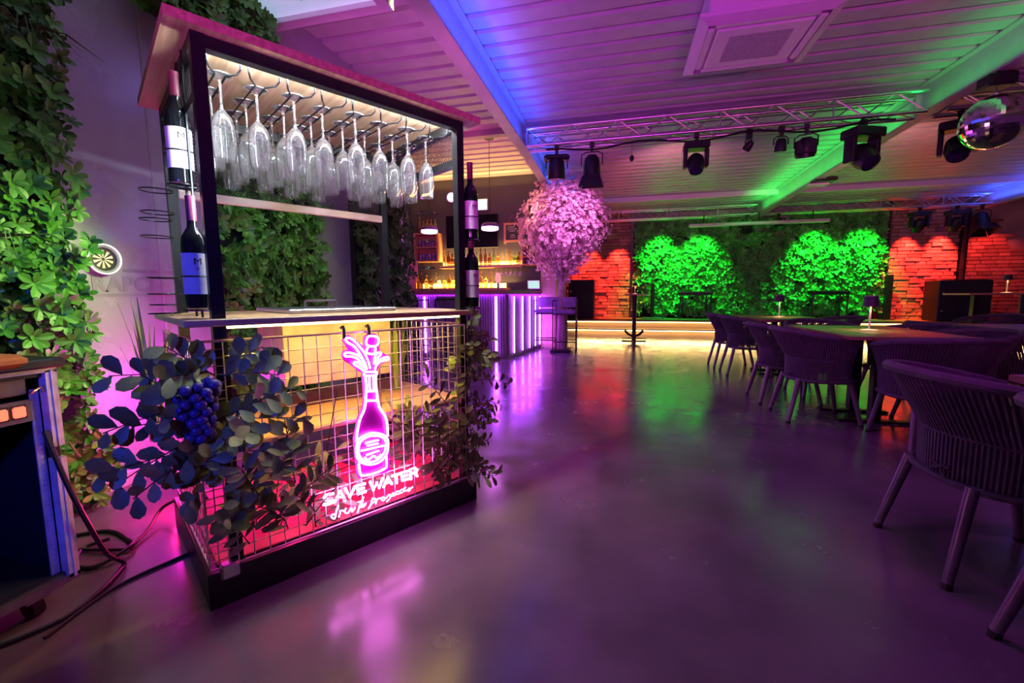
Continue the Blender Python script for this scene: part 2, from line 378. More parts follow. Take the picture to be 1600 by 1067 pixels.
for x in (PX0, PX1):
    rail('top_rail', (x-hp,PY0+hp,ZT-.04),(x+hp,PY1-hp,ZT-.002)); rail('side_rail', (x-hp,PY0+hp,1.655),(x+hp,PY1-hp,1.685))
def slab(n, lo, hi, m, b=.003): return MB().bevbox(lo, hi, b).build(n, m, cart)
slab('countertop', (-.012,-.025,ZC-.024),(CW+.02,CD,ZC), oak)
slab('shelf', (.05,.06,.515),(CW-.03,CD-.04,.535), oak)
slab('base', (-.005,-.01,0),(CW,CD,.125), mat('base_black',(.012,.011,.014),.38,noise=20,c2=(.018,.016,.02)))
slab('base_floor', (.03,.03,.126),(CW-.03,CD-.03,.134), mat('base_floor_red_lit',(.55,.10,.12),.6,noise=8,c2=(.62,.14,.16)))  # red glow inside the base put into the floor colour
for x, y in ((.03,-.02),(1.1,-.02)):
    slab('corner_bracket', (x,y-.012,.10),(x+.055,y+.03,.15), alu, .006)
# expanded metal infill at back and sides
def infill(w, h, c=.016, r=.0016):
    mb = MB(); n = int((w+h)/c)
    for k in range(n):
        a = k*c
        x0, z0 = (a, 0) if a <= w else (w, a-w); x1, z1 = (a-h, h) if a >= h else (0, a)
        mb.tube([(x0,0,z0),(x1,0,z1)], r, 3); mb.tube([(w-x0,.002,z0),(w-x1,.002,z1)], r, 3)
    return mb
infill(PX1-PX0-2*hp, ZT-.04-1.515).build('mesh_panel', black, cart, loc=(PX0+hp,PY1,1.515))
for x in (PX0, PX1): infill(PY1-PY0-2*hp, ZT-.04-1.685).build('mesh_panel', black, cart, loc=(x,PY0+hp,1.685), rot=(0,0,PI/2))
slab('back_board', (PX0+hp,PY1-.03,1.478),(PX1-hp,PY1-.008,1.516), mat('pale_ash',(.66,.48,.30),.5,noise=3,c2=(.74,.57,.38),stretch=(1.5,25,25)))
# wire grid at front and sides
wirem = mat('galvanised_wire', (.6,.58,.55), .35, 1, noise=20)
def grid(w, h, c=.05, r=.0022):
    mb = MB(); n = round(w/c); m = round(h/c)
    for i in range(n+1): mb.cyl((w*i/n,0,0),(w*i/n,0,h), r, n=5, cap=False)
    for j in range(m+1): mb.cyl((0,.004,h*j/m),(w,.004,h*j/m), r, n=5, cap=False)
    mb.tube([(0,0,h),(w,0,h)], .005, 6); mb.tube([(0,0,0),(w,0,0)], .004, 6); return mb
grid(1.0,.77).build('wire_grid', wirem, cart, loc=(.087,-.006,.135))
grid(.72,.77).build('wire_grid', wirem, cart, loc=(.01,.03,.135), rot=(0,0,PI/2)); grid(.72,.77).build('wire_grid', wirem, cart, loc=(CW-.02,.03,.135), rot=(0,0,PI/2))
grid(.085,.77,.028).build('wire_grid', wirem, cart, loc=(.003,-.004,.135))
# steel cooler box under the counter
slab('cooler_box', (.36,.30,.66),(.86,.68,.95), mat('box_steel',(.30,.25,.15),.5,.2,noise=10))
# glass rails under the roof
railm = mat('rail_black', (.01,.01,.011), .4, .4); ZR = 1.797
RU = [.165+.1215*k for k in range(8)]
for k, u in enumerate(RU):
    for s in (-1, 1):
        MB().tube([(u+s*.048,.065,ZR+.045),(u+s*.048,.068,ZR+.012),(u+s*.040,.085,ZR),(u+s*.016,.125,ZR),(u+s*.016,.70,ZR),(u+s*.016,.71,ZR+.05)], .0034, 6).build('glass_rail', railm if s else railm, cart, smooth=True)
# strips: white under the roof, warm under the counter
MB().box((PX0+.02,.041,ZT-.014),(PX1-.02,.049,ZT-.004)).build('led_strip', glow('white_strip',(.85,.94,1),200), cart)
MB().box((.09,.008,ZC-.034),(PX1-.02,.018,ZC-.025)).build('led_strip', glow('yellow_strip',(1,.80,.30),9), cart)
for x in (PX0+.004, PX1-.012): MB().box((x,PY0+hp+.0005,1.30),(x+.008,PY0+hp+.006,ZT-.045)).build('led_strip', MT['white_strip'], cart)  # hidden upright strips added behind the posts to put highlights in the flutes
def clight(o):
    o.parent = None; return o
area('cart_roof_light', cw(.58,.06,ZT-.02), cw(.58,.26,1.5), (.82,.92,1), 14, .95, .02)
area('cart_counter_light', cw(.58,.03,ZC-.04), cw(.58,.22,.5), (1,.66,.14), 7.5, .95, .02)
point('cart_base_light', cw(.40,.42,.30), (1,.02,.20), 5, .04); point('cart_base_light', cw(.85,.45,.30), (1,.02,.28), 4, .04)
point('added_back_glow', (-2.42,1.95,.48), (1,.01,.72), 15, .1); point('added_back_glow', cw(.05,.92,.12), (1,.01,.16), 10, .06)  # points added behind the cart to tint wall and floor magenta and red
# bottle holder racks left and right
ringm = mat('rack_wire', (.03,.035,.04), .3, .8)
def ring_path(c, r, ex=0): return [(c[0]+r*math.cos(2*PI*i/18)*(1+ex), c[1]+r*math.sin(2*PI*i/18), c[2]) for i in range(18)]
LB = [(.046,.20,1.425,0), (.046,.085,1.005,0)]; RB = [(1.158,.02,1.315,0), (1.158,.02,.985,0)]
for u, v in ((.066,.16),(.066,.27)): MB().cyl((u,v,ZC),(u,v,ZT), .004, n=6).build('rack_rod', ringm, cart, smooth=True)
for k, (u, v, z, _) in enumerate(LB + RB):
    mb = MB()
    for dz in (.0, .11): MB().tube(ring_path((u,v,z+dz), .0430), .0024, 5, True).build('bottle_ring', ringm, cart, smooth=True)
    MB().tube([(u-.043,v,z),(u+.043,v,z)], .002, 4).build('ring_bar', ringm, cart)
for v, z in ((.42,1.44),(.42,1.36),(.50,1.345),(.50,1.28),(.42,1.12),(.44,1.06),(.40,1.02),(.48,.985)):
    MB().tube(ring_path((-.005,v,z), .05), .0024, 5, True).build('bottle_ring', ringm, cart, smooth=True)
for z in (1.50,1.35,1.2,1.08): 
    MB().tube(ring_path((1.155,.40,z), .045), .0024, 5, True).build('bottle_ring', ringm, cart, smooth=True)

# flutes hanging in the rails
fl = MB().lathe([(.0005,0),(.040,0),(.0408,-.002),(.040,-.004),(.012,-.0075),(.0055,-.013),(.0045,-.03),(.0042,-.085),(.0052,-.098),(.012,-.108),(.029,-.128),(.0362,-.155),(.0375,-.185),(.0352,-.225),(.0318,-.258),
    (.0304,-.258),(.0338,-.225),(.0360,-.185),(.0347,-.156),(.0275,-.131),(.010,-.112),(.0005,-.107)], 22)
import bmesh
fme = fl.mesh('champagne_flute', glass); bm = bmesh.new(); bm.from_mesh(fme); bmesh.ops.recalc_face_normals(bm, faces=bm.faces); bm.to_mesh(fme); bm.free()
fme.polygons.foreach_set('use_smooth', [True]*len(fme.polygons)); fme.set_sharp_from_angle(angle=math.radians(50))
for k, u in enumerate(RU):
    for j in range(4):
        if (k, j) in ((0,3),(5,3),(7,3)): continue
        o = link('champagne_flute', fme, None, cw(u+random.uniform(-.003,.003), .15+.142*j+random.uniform(-.012,.012)+(.03 if k%2 else 0), ZR+.0075), (0,0,random.random()*6), (1,1,1.09))
        tag(o, 'upturned clear flute, %s from the front in the %s rack rail from the left' % (ORD[j], ORD[k]), 'glass', 'flutes hanging under the cart roof')

# wine bottles in the racks
bg = mat('bottle_glass', (.006,.008,.010), .08, noise=6, c2=(.008,.010,.012)); cap_m = mat('bottle_capsule', (.16,.02,.05), .4, noise=20); lab_m = mat('bottle_label', (.72,.70,.68), .6, noise=20, c2=(.76,.74,.72))
bb = MB().lathe([(.001,.006),(.03,.0),(.040,.004),(.0415,.012),(.0415,.235),(.038,.262),(.026,.285),(.0165,.302),(.0150,.33),(.0150,.336)], 24).mesh('bottle_body', bg, True)
bc = MB().lathe([(.0158,.325),(.0158,.405),(.0165,.407),(.0165,.414),(.001,.415)], 20).mesh('capsule', cap_m, True)
def label_mesh(r, z0, z1, a):
    mb = MB(); n = 14; vs = []; fs = []
    for i in range(n+1):
        t = -a + 2*a*i/n; vs += [(r*math.cos(t), r*math.sin(t), z0), (r*math.cos(t), r*math.sin(t), z1)]
    for i in range(n): fs.append((2*i, 2*i+2, 2*i+3, 2*i+1))
    return mb.add(vs, fs).mesh('label', lab_m, True)
bl = label_mesh(.0419, .055, .205, 1.45)
mme = text_mesh('M', .034, .0004); mme.materials.append(mat('label_ink',(.03,.02,.02),.6)); mm2 = text_mesh('20', .012, .0004); mm2.materials.append(mat('label_ink_red',(.35,.05,.04),.6))
BL = ['red wine bottle with white label, upper one on the rack beside the left post', 'red wine bottle with white label, lower one on the rack beside the left post', 'wine bottle on the right side rack of the cart, upper one', 'wine bottle on the right side rack of the cart, lower one']
for (u, v, z, _), lb in zip(LB + RB, BL):
    p = cw(u, v, z+.004); t = thing('wine_bottle', lb, 'bottle', p, math.atan2(-p.y, -p.x) + (.15 if u < .5 else .5), 'wine bottles in the cart racks')
    t.scale = (.9,.9,.88); link('bottle_body', bb, t); link('capsule', bc, t); l = link('label', bl, t)
    link('lettering', mme, l, (.0424,-.012,.163), (PI/2,0,PI/2)); link('lettering', mm2, l, (.0424,-.006,.145), (PI/2,0,PI/2))

# steel lid with handle on the counter
t = thing('cooler_lid', 'flat stainless steel lid with handle on the cart counter', 'lid', cw(.60,.44,ZC), CA)
MB().bevbox((-.24,-.24,0),(.24,.24,.018),.004).build('lid_plate', steel, t)
MB().tube([(-.075,.06,.018),(-.075,.06,.046),(-.068,.06,.05),(.068,.06,.05),(.075,.06,.046),(.075,.06,.018)], .006, 8).build('handle', steel, t, smooth=True)
SIGN={
 'plume': [(0,[(0.568,0.756),(0.549,0.802),(0.522,0.848),(0.496,0.867),(0.488,0.877),(0.488,0.884),(0.496,0.887),(0.514,0.879),(0.536,0.855),(0.56,0.822),(0.576,0.782),(0.581,0.758)]), (0,[(0.562,0.754),(0.548,0.779),(0.528,0.802),(0.505,0.813),(0.485,0.815),(0.479,0.822),(0.485,0.829),(0.503,0.827),(0.529,0.816),(0.549,0.799),(0.563,0.774)]), (0,[(0.556,0.749),(0.533,0.768),(0.518,0.778),(0.515,0.786),(0.521,0.789),(0.536,0.781),(0.556,0.764)]), (0,[(0.599,0.773),(0.603,0.797),(0.611,0.811),(0.624,0.817),(0.632,0.812),(0.627,0.805),(0.616,0.795),(0.609,0.778)]), (0,[(0.603,0.749),(0.609,0.765),(0.626,0.778),(0.645,0.781),(0.661,0.783),(0.666,0.788),(0.658,0.794),(0.642,0.792),(0.623,0.786),(0.607,0.772)])],
 'cork': [(1,[(0.584,0.887),(0.611,0.884),(0.622,0.872),(0.619,0.852),(0.606,0.844),(0.58,0.848),(0.569,0.859),(0.574,0.879)]), (0,[(0.576,0.843),(0.569,0.821),(0.602,0.814),(0.608,0.836)])],
 'neck': [(1,[(0.556,0.74),(0.56,0.743),(0.605,0.739),(0.608,0.733),(0.607,0.726),(0.601,0.725),(0.558,0.729),(0.555,0.734)]), (0,[(0.576,0.721),(0.577,0.669),(0.593,0.668),(0.594,0.72)])],
 'outline': [(0,[(0.56,0.726),(0.562,0.692),(0.561,0.666),(0.558,0.642),(0.555,0.614),(0.546,0.585),(0.529,0.554),(0.517,0.511),(0.511,0.47)]), (0,[(0.604,0.722),(0.603,0.686),(0.606,0.655),(0.608,0.622),(0.617,0.585),(0.639,0.545),(0.647,0.507),(0.648,0.461)]), (0,[(0.564,0.664),(0.603,0.659)]), (0,[(0.556,0.626),(0.606,0.619)]), (0,[(0.516,0.376),(0.521,0.329),(0.536,0.318),(0.587,0.314),(0.629,0.321),(0.637,0.331),(0.637,0.377)])],
 'badge': [(1,[(0.509,0.443),(0.521,0.474),(0.547,0.485),(0.58,0.487),(0.62,0.472),(0.645,0.449),(0.648,0.415),(0.639,0.381),(0.608,0.356),(0.57,0.355),(0.535,0.37),(0.511,0.401)]), (1,[(0.519,0.441),(0.53,0.464),(0.552,0.474),(0.581,0.475),(0.616,0.463),(0.635,0.444),(0.637,0.418),(0.628,0.391),(0.603,0.369),(0.571,0.366),(0.541,0.379),(0.521,0.405)]), (0,[(0.549,0.452),(0.604,0.451)]), (0,[(0.556,0.439),(0.602,0.437)]), (0,[(0.53,0.424),(0.627,0.421)]), (0,[(0.551,0.401),(0.604,0.405)]), (0,[(0.543,0.392),(0.556,0.379),(0.58,0.389),(0.595,0.376),(0.613,0.384)])],
 'SAVE': [(0,[(0.407,0.284),(0.394,0.286),(0.377,0.283),(0.376,0.273),(0.389,0.265),(0.405,0.26),(0.403,0.25),(0.389,0.249),(0.372,0.252)]), (0,[(0.413,0.249),(0.436,0.284),(0.453,0.24)]), (0,[(0.424,0.259),(0.445,0.258)]), (0,[(0.457,0.287),(0.473,0.248),(0.496,0.284)]), (0,[(0.537,0.283),(0.505,0.284),(0.508,0.249),(0.539,0.249)]), (0,[(0.507,0.267),(0.532,0.266)])],
 'WATER': [(0,[(0.561,0.283),(0.574,0.245),(0.59,0.27),(0.6,0.245),(0.617,0.28)]), (0,[(0.62,0.243),(0.641,0.279),(0.658,0.244)]), (0,[(0.628,0.256),(0.65,0.256)]), (0,[(0.661,0.278),(0.701,0.277)]), (0,[(0.68,0.277),(0.681,0.241)]), (0,[(0.74,0.277),(0.705,0.279),(0.709,0.243),(0.743,0.241)]), (0,[(0.706,0.261),(0.735,0.26)]), (0,[(0.752,0.237),(0.749,0.281),(0.773,0.281),(0.785,0.269),(0.78,0.26),(0.751,0.262)]), (0,[(0.769,0.26),(0.784,0.241)])],
 'drink': [(0,[(0.426,0.228),(0.417,0.208),(0.41,0.182),(0.4,0.188),(0.397,0.196),(0.402,0.2),(0.412,0.197)]), (0,[(0.426,0.182),(0.431,0.194),(0.433,0.203),(0.44,0.203),(0.447,0.198)]), (0,[(0.455,0.206),(0.45,0.192),(0.46,0.184),(0.465,0.186)]), (0,[(0.465,0.186),(0.473,0.197),(0.478,0.201),(0.478,0.184),(0.489,0.192),(0.493,0.196)]), (0,[(0.53,0.227),(0.514,0.203),(0.502,0.171)]), (0,[(0.505,0.215),(0.528,0.212)]), (0,[(0.509,0.195),(0.523,0.2),(0.529,0.195),(0.513,0.191),(0.529,0.188),(0.539,0.198)])],
 'prosecco': [(0,[(0.568,0.21),(0.56,0.187),(0.549,0.172)]), (0,[(0.564,0.202),(0.579,0.205),(0.579,0.193),(0.563,0.189)]), (0,[(0.581,0.181),(0.589,0.198),(0.603,0.198)]), (1,[(0.609,0.194),(0.619,0.197),(0.624,0.188),(0.615,0.183),(0.608,0.191)]), (0,[(0.629,0.189),(0.642,0.199),(0.649,0.195),(0.645,0.182),(0.632,0.174)]), (0,[(0.651,0.188),(0.663,0.193),(0.667,0.198),(0.661,0.201),(0.658,0.192),(0.669,0.188)]), (0,[(0.688,0.201),(0.678,0.201),(0.675,0.191),(0.688,0.189)]), (0,[(0.706,0.203),(0.697,0.2),(0.695,0.19),(0.707,0.189)]), (0,[(0.724,0.206),(0.715,0.203),(0.714,0.192),(0.727,0.192)]), (1,[(0.734,0.189),(0.741,0.197),(0.746,0.189),(0.738,0.185)]), (0,[(0.746,0.192),(0.758,0.197)])],
}

# ------------------------------------------------------------------ neon sign on the cart front
sign = thing('neon_sign', 'pink neon sign of a spraying bottle hooked on the wire grid', 'neon sign', cw(0,-.034,0), CA)
tube_m = glow('neon_tube', (1,.18,.90), 18)
def smooth_path(p, closed, k=4):
    n = len(p)
    if n < 3: return p
    out = []
    for i in range(n if closed else n-1):
        g = lambda j: p[j % n] if closed else p[max(0, min(n-1, j))]
        a, b, c, d = g(i-1), g(i), g(i+1), g(i+2)
        for s in range(k):
            t = s/k
            out.append(tuple(.5*(2*b[m] + (c[m]-a[m])*t + (2*a[m]-5*b[m]+4*c[m]-d[m])*t*t + (3*b[m]-a[m]-3*c[m]+d[m])*t**3) for m in (0,1)))
    if not closed: out.append(p[-1])
    return out
SR = {'SAVE': .0060, 'WATER': .0060, 'drink': .0028, 'prosecco': .0028, 'badge': .0040, 'cork': .0042, 'plume': .0040, 'outline': .0046, 'neck': .0040}
NM = {'SAVE': 'lettering_save', 'WATER': 'lettering_water', 'drink': 'lettering_drink', 'prosecco': 'lettering_prosecco', 'badge': 'label_badge', 'cork': 'flying_cork', 'plume': 'spray', 'outline': 'bottle_outline', 'neck': 'bottle_neck'}
for key, strokes in SIGN.items():
    mb = MB()
    for closed, pts in strokes:
        sharp = key in ('SAVE','WATER') and len(pts) < 8
        q = pts if sharp else smooth_path(pts, closed)
        mb.tube([(a,0,b) for a, b in q], SR[key], 6, bool(closed))
        if not closed:
            for e in (q[0], q[-1]): mb.sphere((e[0],0,e[1]), SR[key], 6, 4)
        if sharp:
            for e in q[1:-1]: mb.sphere((e[0],0,e[1]), SR[key], 6, 4)
    mb.build(NM[key], tube_m, sign, smooth=True)
# acrylic backing cut to the outline, neon halo painted into its colour; the hooks
acr = mat('sign_acrylic_halo', (.26,.01,.23), .25, noise=3, c2=(.30,.012,.27))
def backplate(poly, y=.012, th=.004):
    n = len(poly); mb = MB(); mb.add([(a,y,b) for a, b in poly] + [(a,y+th,b) for a, b in poly], [tuple(range(n)), tuple(range(2*n-1, n-1, -1))] + [(i, n+i, n+(i+1)%n, (i+1)%n) for i in range(n)])
    return mb
backplate([(.555,.735),(.480,.80),(.472,.822),(.480,.838),(.50,.838),(.478,.875),(.483,.895),(.505,.897),(.54,.868),(.562,.845),(.565,.885),(.585,.898),(.613,.895),(.631,.872),(.628,.828),(.64,.815),(.66,.803),(.674,.788),(.665,.775),(.63,.765),(.615,.735)]).build('backing', acr, sign)
backplate([(.549,.735),(.617,.735),(.614,.66),(.622,.60),(.648,.545),(.657,.50),(.657,.30),(.63,.296),(.52,.308),(.508,.33),(.502,.48),(.520,.55),(.548,.61),(.552,.66)]).build('backing', acr, sign)
for u in (.483,.585):
    MB().tube([(u,.03,.925),(u,.012,.93),(u,.004,.92),(u,.004,.885)], .006, 6).build('hook', blackp, sign, smooth=True)
area('neon_light', cw(.58,-.02,.5), cw(.58,.5,.4), (1,.02,.9), 1.2, .2, .6)

# ------------------------------------------------------------------ plants on the cart
def leaf_me(name, L, W, m, fold=.25, droop=.12):
    mb = MB(); vs, fs = leaf_verts(L, W, fold, droop); mb.add(vs, fs); return mb.mesh(name, m, True)
round_leaf = leaf_me('leaf', .062, .036, vine_m); long_leaf = leaf_me('leaf', .075, .024, vine_m, .3, .25); small_leaf = leaf_me('leaf', .042, .020, vine_m, .3, .3)
def orient(d, up):
    d = d.normalized(); s = up.cross(d); s = s.normalized() if s.length > 1e-4 else d.orthogonal().normalized(); u = d.cross(s)
    return Matrix(((d.x,s.x,u.x),(d.y,s.y,u.y),(d.z,s.z,u.z))).to_euler()
def plant(name, label, cat, twigs, leaf, sc0, root):
    t = thing(name, label, cat, cw(*root), CA); n = 0; r0 = Vector(root)
    for pts, k in twigs:
        P = [Vector(p) - r0 for p in pts]
        MB().tube(P, [.0035]+[.002]*(len(P)-1), 4).build('stem', stem_m, t)
        for i in range(k):
            f = (i+.6)/k*(len(P)-1); a = min(int(f), len(P)-2); q = P[a].lerp(P[a+1], f-a); d = (P[a+1]-P[a]).normalized()
            side = d.cross(Vector((random.uniform(-.4,.4),-1,random.uniform(-.4,.6)))).normalized()*(1 if i % 2 else -1)
            ld = (d*random.uniform(.3,.8) + side*random.uniform(.6,1) + Vector((0,-.35 if P[0].y + r0.y < .01 else .1,0))*random.random()).normalized()
            s = sc0*random.uniform(.75,1.25); wq = q + r0
            if (.31 if wq.z < .32 else .40) < wq.x < .82 and wq.y < .012: continue
            link('leaf', leaf, t, q, orient(ld, Vector((random.uniform(-.4,.4),-1,.5+random.uniform(-.3,.3)))), (s,s,s)); n += 1
    return t
def twig(p, d, L, sag, n=5):
    p = Vector(p); d = Vector(d).normalized(); out = []
    for i in range(n):
        f = i/(n-1); q = p + d*L*f; out.append((q.x, q.y, q.z - sag*f*f))
    return out
R = random.uniform
tw = [(twig((R(-.02,.10), R(-.03,.0), R(.30,.84)), (R(-1,.7), R(-.6,-.05), R(-.2,.7)), R(.12,.24), R(0,.05)), 9) for _ in range(19)]
tw += [(twig((0, .0, z), (-1, -.12, dz), L, .02), 9) for z, dz, L in ((.80,.25,.20),(.71,-.1,.22),(.60,-.35,.22),(.56,.05,.24),(.66,.2,.16))]
tw += [(twig((.10,-.02,z), (1,-.2,dz), L, .02), 8) for z, dz, L in ((.80,.35,.16),(.72,.1,.20),(.64,-.05,.22),(.83,.7,.12))]
plant('artificial_plant', 'round-leaved artificial plant spilling over the left corner of the cart', 'plant', tw, round_leaf, 1.0, (.03,-.02,.14))
tw = [(twig((R(.12,.66), R(.02,.07), R(.15,.34)), (R(-.6,.9), R(-.12,.2), R(.15,1)), R(.12,.24), R(-.02,.05)), 8) for _ in range(17)]
tw += [(twig((R(.10,.36), R(-.03,-.01), R(.15,.42)), (R(-.6,.8), R(-.3,.0), R(.0,1)), R(.12,.2), R(-.02,.05)), 9) for _ in range(13)]
tw += [(twig((.40,-.012,.45), (.2,-.05,1), .24, 0), 9), (twig((.28,-.012,.36), (-.1,-.05,1), .26, 0), 9), (twig((.20,-.012,.40), (.4,-.05,1), .22, 0), 8)]
plant('trailing_vine', 'pointed-leaf vine woven through the wire grid left of the neon bottle', 'plant', tw, long_leaf, .95, (.3,-.01,.14))
tw = [(twig((R(.68,1.06), R(.02,.07), R(.16,.45)), (R(-.9,.6), R(-.12,.2), R(.1,1)), R(.12,.22), R(-.02,.05)), 8) for _ in range(17)]
tw += [(twig((R(.84,1.08), R(-.03,-.01), R(.15,.45)), (R(-.6,.6), R(-.3,.0), R(.0,1)), R(.12,.2), R(-.02,.05)), 9) for _ in range(9)]
tw += [(twig((.90,-.012,.50), (-.8,-.05,.3), .2, .02), 8), (twig((.98,-.012,.52), (-.5,-.05,.6), .2, .0), 8)]
plant('trailing_vine', 'pointed-leaf vine woven through the wire grid right of the neon bottle', 'plant', tw, long_leaf, .9, (.95,-.01,.14))
tw = [(twig((CW+R(-.06,.0), R(-.04,.06), R(.20,.95)), (R(-.5,1), R(-.7,.3), R(-.9,.6)), R(.08,.18), R(0,.05)), 9) for _ in range(33)]
tw += [(twig((CW,0,.62), (1,-.3,.1), .2, .06), 9), (twig((CW,.02,.52), (1,-.2,-.1), .18, .04), 8)]
plant('artificial_plant', 'dense small-leaved artificial plant on the right corner of the cart', 'plant', tw, small_leaf, 1.15, (CW-.03,-.01,.14))
def blades(name, label, root, n, h, spread, w):
    t = thing(name, label, 'grass', cw(*root), CA); m = mat('grass_blade', (.24,.34,.08), .5, noise=5, c2=(.42,.48,.2), stretch=(8,8,1))
    for i in range(n):
        a = random.random()*6.28; r = random.random()*.03; L = h*R(.7,1.1); dx, dy = math.cos(a)*spread*R(.3,1), math.sin(a)*spread*R(.3,1); ca, sa = -math.sin(a)*w, math.cos(a)*w
        vs = []
        for f, k in ((0,1),(.4,1),(.75,.7),(1,.05)):
            x = r*math.cos(a)+dx*f*f; y = r*math.sin(a)+dy*f*f; vs += [(x-ca*k,y-sa*k,L*f),(x+.2*w,y,L*f-.001),(x+ca*k,y+sa*k,L*f)]
        fs = [(3*q+s, 3*q+s+1, 3*q+s+4, 3*q+s+3) for q in range(3) for s in (0,1)]
        MB().add(vs, fs).build('blade', m, t, smooth=True)
    return t
blades('grass_plant', 'tall artificial grass standing behind the left corner plant', (-.07,.42,.50), 18, .50, .08, .008)
blades('grass_plant', 'wide-bladed artificial grass behind the right end of the cart shelf', (.96,.45,.535), 24, .38, .09, .013)
# grapes
t = thing('grape_bunch', 'bunch of dark blue artificial grapes hanging on the cart corner', 'fruit', cw(-.005,-.075,.80), CA)
gm = MB().sphere((0,0,0), .0165, 12, 8).mesh('grape', mat('grape_skin',(.03,.03,.16),.32,noise=20,c2=(.07,.05,.2)), True)
MB().tube([(0,.03,.04),(0,0,.0),(0,0,-.16)], .003, 5).build('stem', stem_m, t)
for i in range(58):
    f = i/58; rr = .058*(1-.55*f) if f > .15 else .04+.12*f; a = i*2.4
    link('grape', gm, t, (rr*math.cos(a)+R(-.006,.006), rr*math.sin(a)*.8, -.01-.175*f+R(-.006,.006)), None, [R(.85,1.1)]*3)

# ------------------------------------------------------------------ equipment rack at the left edge
rack = thing('equipment_rack', 'black rack case on castors with aluminium edges beside the leaf wall', 'rack case', (-1.80,1.01,0))
prof = mat('rack_profile', (.50,.50,.54), .35, .25, noise=20)
D = .55; Wd = .62; z0, z1 = .10, .815
for lo, hi in (((-D,-Wd,z0),(-.012,0,z0+.02)), ((-D,-Wd,z1-.02),(-.012,0,z1)), ((-D,-.02,z0),(-.012,0,z1)), ((-D,-Wd,z0),(-.012,-Wd+.02,z1)), ((-D,-Wd,z0),(-D+.02,0,z1))):
    MB().box(lo, hi).build('case_panel', blackp, rack)
def profile(zz0, zz1): return MB().box((-.03,-.024,zz0),(.004,.006,zz1)).box((.004,-.012,zz0),(.008,-.004,zz1))
profile(z0,.52).build('edge_profile', prof, rack); profile(.56,z1).build('edge_profile', prof, rack)
MB().box((-.02,-Wd,z0-.012),(.004,.006,z0+.012)).build('edge_profile', alu, rack); MB().box((-.02,-Wd,z1-.006),(.004,.006,z1+.01)).build('edge_profile', prof, rack)
mb = MB().box((-.04,-.048,z0+.02),(-.034,-.026,z1-.06)); mb.build('rack_rail', prof, rack)
hole = MB().box((-.0345,-.041,-.005),(-.0325,-.032,.005)).mesh('rail_hole', mat('hole_white',(.8,.8,.8),.4))
for k in range(26): link('rail_hole', hole, rack, (0,0,.16+k*.0175))
t2 = MB().box((-.05,-.56,.655),(-.028,-.05,.725)).build('switch_panel', mat('panel_grey',(.12,.11,.1),.4,.5,noise=20), rack)
for k in range(4):
    y = -.082-.042*k
    MB().bevbox((-.03,y-.015,.674),(-.018,y+.015,.708),.004).build('rocker_switch', glow('switch_red',(1,.10,.05),3), t2)
    MB().box((-.029,y-.019,.668),(-.0265,y+.019,.714)).build('switch_bezel', blackp, t2)
mb = MB().bevbox((-.07,-.56,.742),(-.028,-.055,.80),.004); dv = mb.build('rack_device', mat('panel_grey'), rack)
MB().cyl((-.03,-.14,.775),(-.022,-.14,.775),.02,n=16).cyl((-.03,-.14,.775),(-.015,-.14,.775),.009,n=12).build('socket', blackp, dv)
MB().tube([(-.02,-.05,.745),(-.004,-.05,.755),(-.004,-.035,.765),(-.004,-.03,.75),(-.02,-.028,.742)], .004, 5).build('clip', alu, rack)
lt = MB().box((-.12,.0,.49),(-.03,.008,.56)).build('latch', steel, rack); MB().tube([(-.035,.01,.555),(-.02,.03,.555),(.0,.045,.50)], .004, 5).build('latch_wing', mat('brass',(.8,.6,.25),.3,1,noise=20), lt)
for y in (-.09,-.53):
    c = MB().box((-.10,y-.03,.06),(-.03,y+.03,.088)).build('castor', alu, rack); MB().cyl((-.065,y-.015,.035),(-.065,y+.015,.035),.035,n=16).build('wheel', blackp, c)
# desk on top of the rack
t = thing('mixing_desk', 'dark desk with orange wooden end on top of the rack case', 'mixer', (-1.80,1.01,.825))
MB().bevbox((-.50,-.60,0),(.03,.02,.03),.006).build('desk_body', blackp, t)
MB().bevbox((-.44,-.60,.012),(.045,-.075,.052),.014).build('wooden_end', mat('orange_wood',(.55,.15,.03),.35,noise=4,c2=(.68,.22,.05),stretch=(20,2,20)), t, smooth=True)
MB().bevbox((-.03,-.22,.052),(.0,-.16,.066),.004).build('knob', alu, t); MB().bevbox((-.03,-.34,.052),(.0,-.27,.060),.003).build('knob', alu, t)
# cables on the floor
cab = mat('cable_black', (.012,.012,.014), .45, noise=40, c2=(.018,.018,.02))
def cable(label, pts, r=.008):
    out = []
    P = [Vector(p) for p in pts]; n = len(P)
    for i in range(n-1):
        a, b, c, d = P[max(i-1,0)], P[i], P[i+1], P[min(i+2,n-1)]
        for s in range(6):
            t = s/6; out.append(.5*(2*b + (c-a)*t + (2*a-5*b+4*c-d)*t*t + (3*b-a-3*c+d)*t**3))
    out.append(P[-1])
    for q in out: q.z = max(q.z, r)
    tag(MB().tube(out, r, 7).build('cable', cab, None, smooth=True), label, 'cable')
cable('thick black cable drooping from the rack and looping over the floor', [(-1.80,.97,.62),(-1.76,.985,.45),(-1.76,1.03,.28),(-1.83,1.12,.10),(-1.86,1.19,.01),(-1.776,1.06,.01),(-1.739,.927,.01),(-1.80,.78,.01),(-1.95,.6,.01)], .008)
cable('black cable running from the rack loops up to the cart back', [(-2.15,1.224,.01),(-1.98,1.264,.01),(-1.971,1.30,.01),(-2.02,1.40,.02),(-2.08,1.52,.06),(-1.85,1.50,.16),(-1.68,1.40,.20)], .007)
cable('coiled black cable lying in loops between rack and cart', [(-2.32,1.29,.008),(-2.20,1.363,.008),(-2.045,1.331,.008),(-1.951,1.281,.022),(-1.957,1.156,.008),(-2.05,1.15,.008),(-2.15,1.234,.008),(-2.1,1.3,.02)], .008)
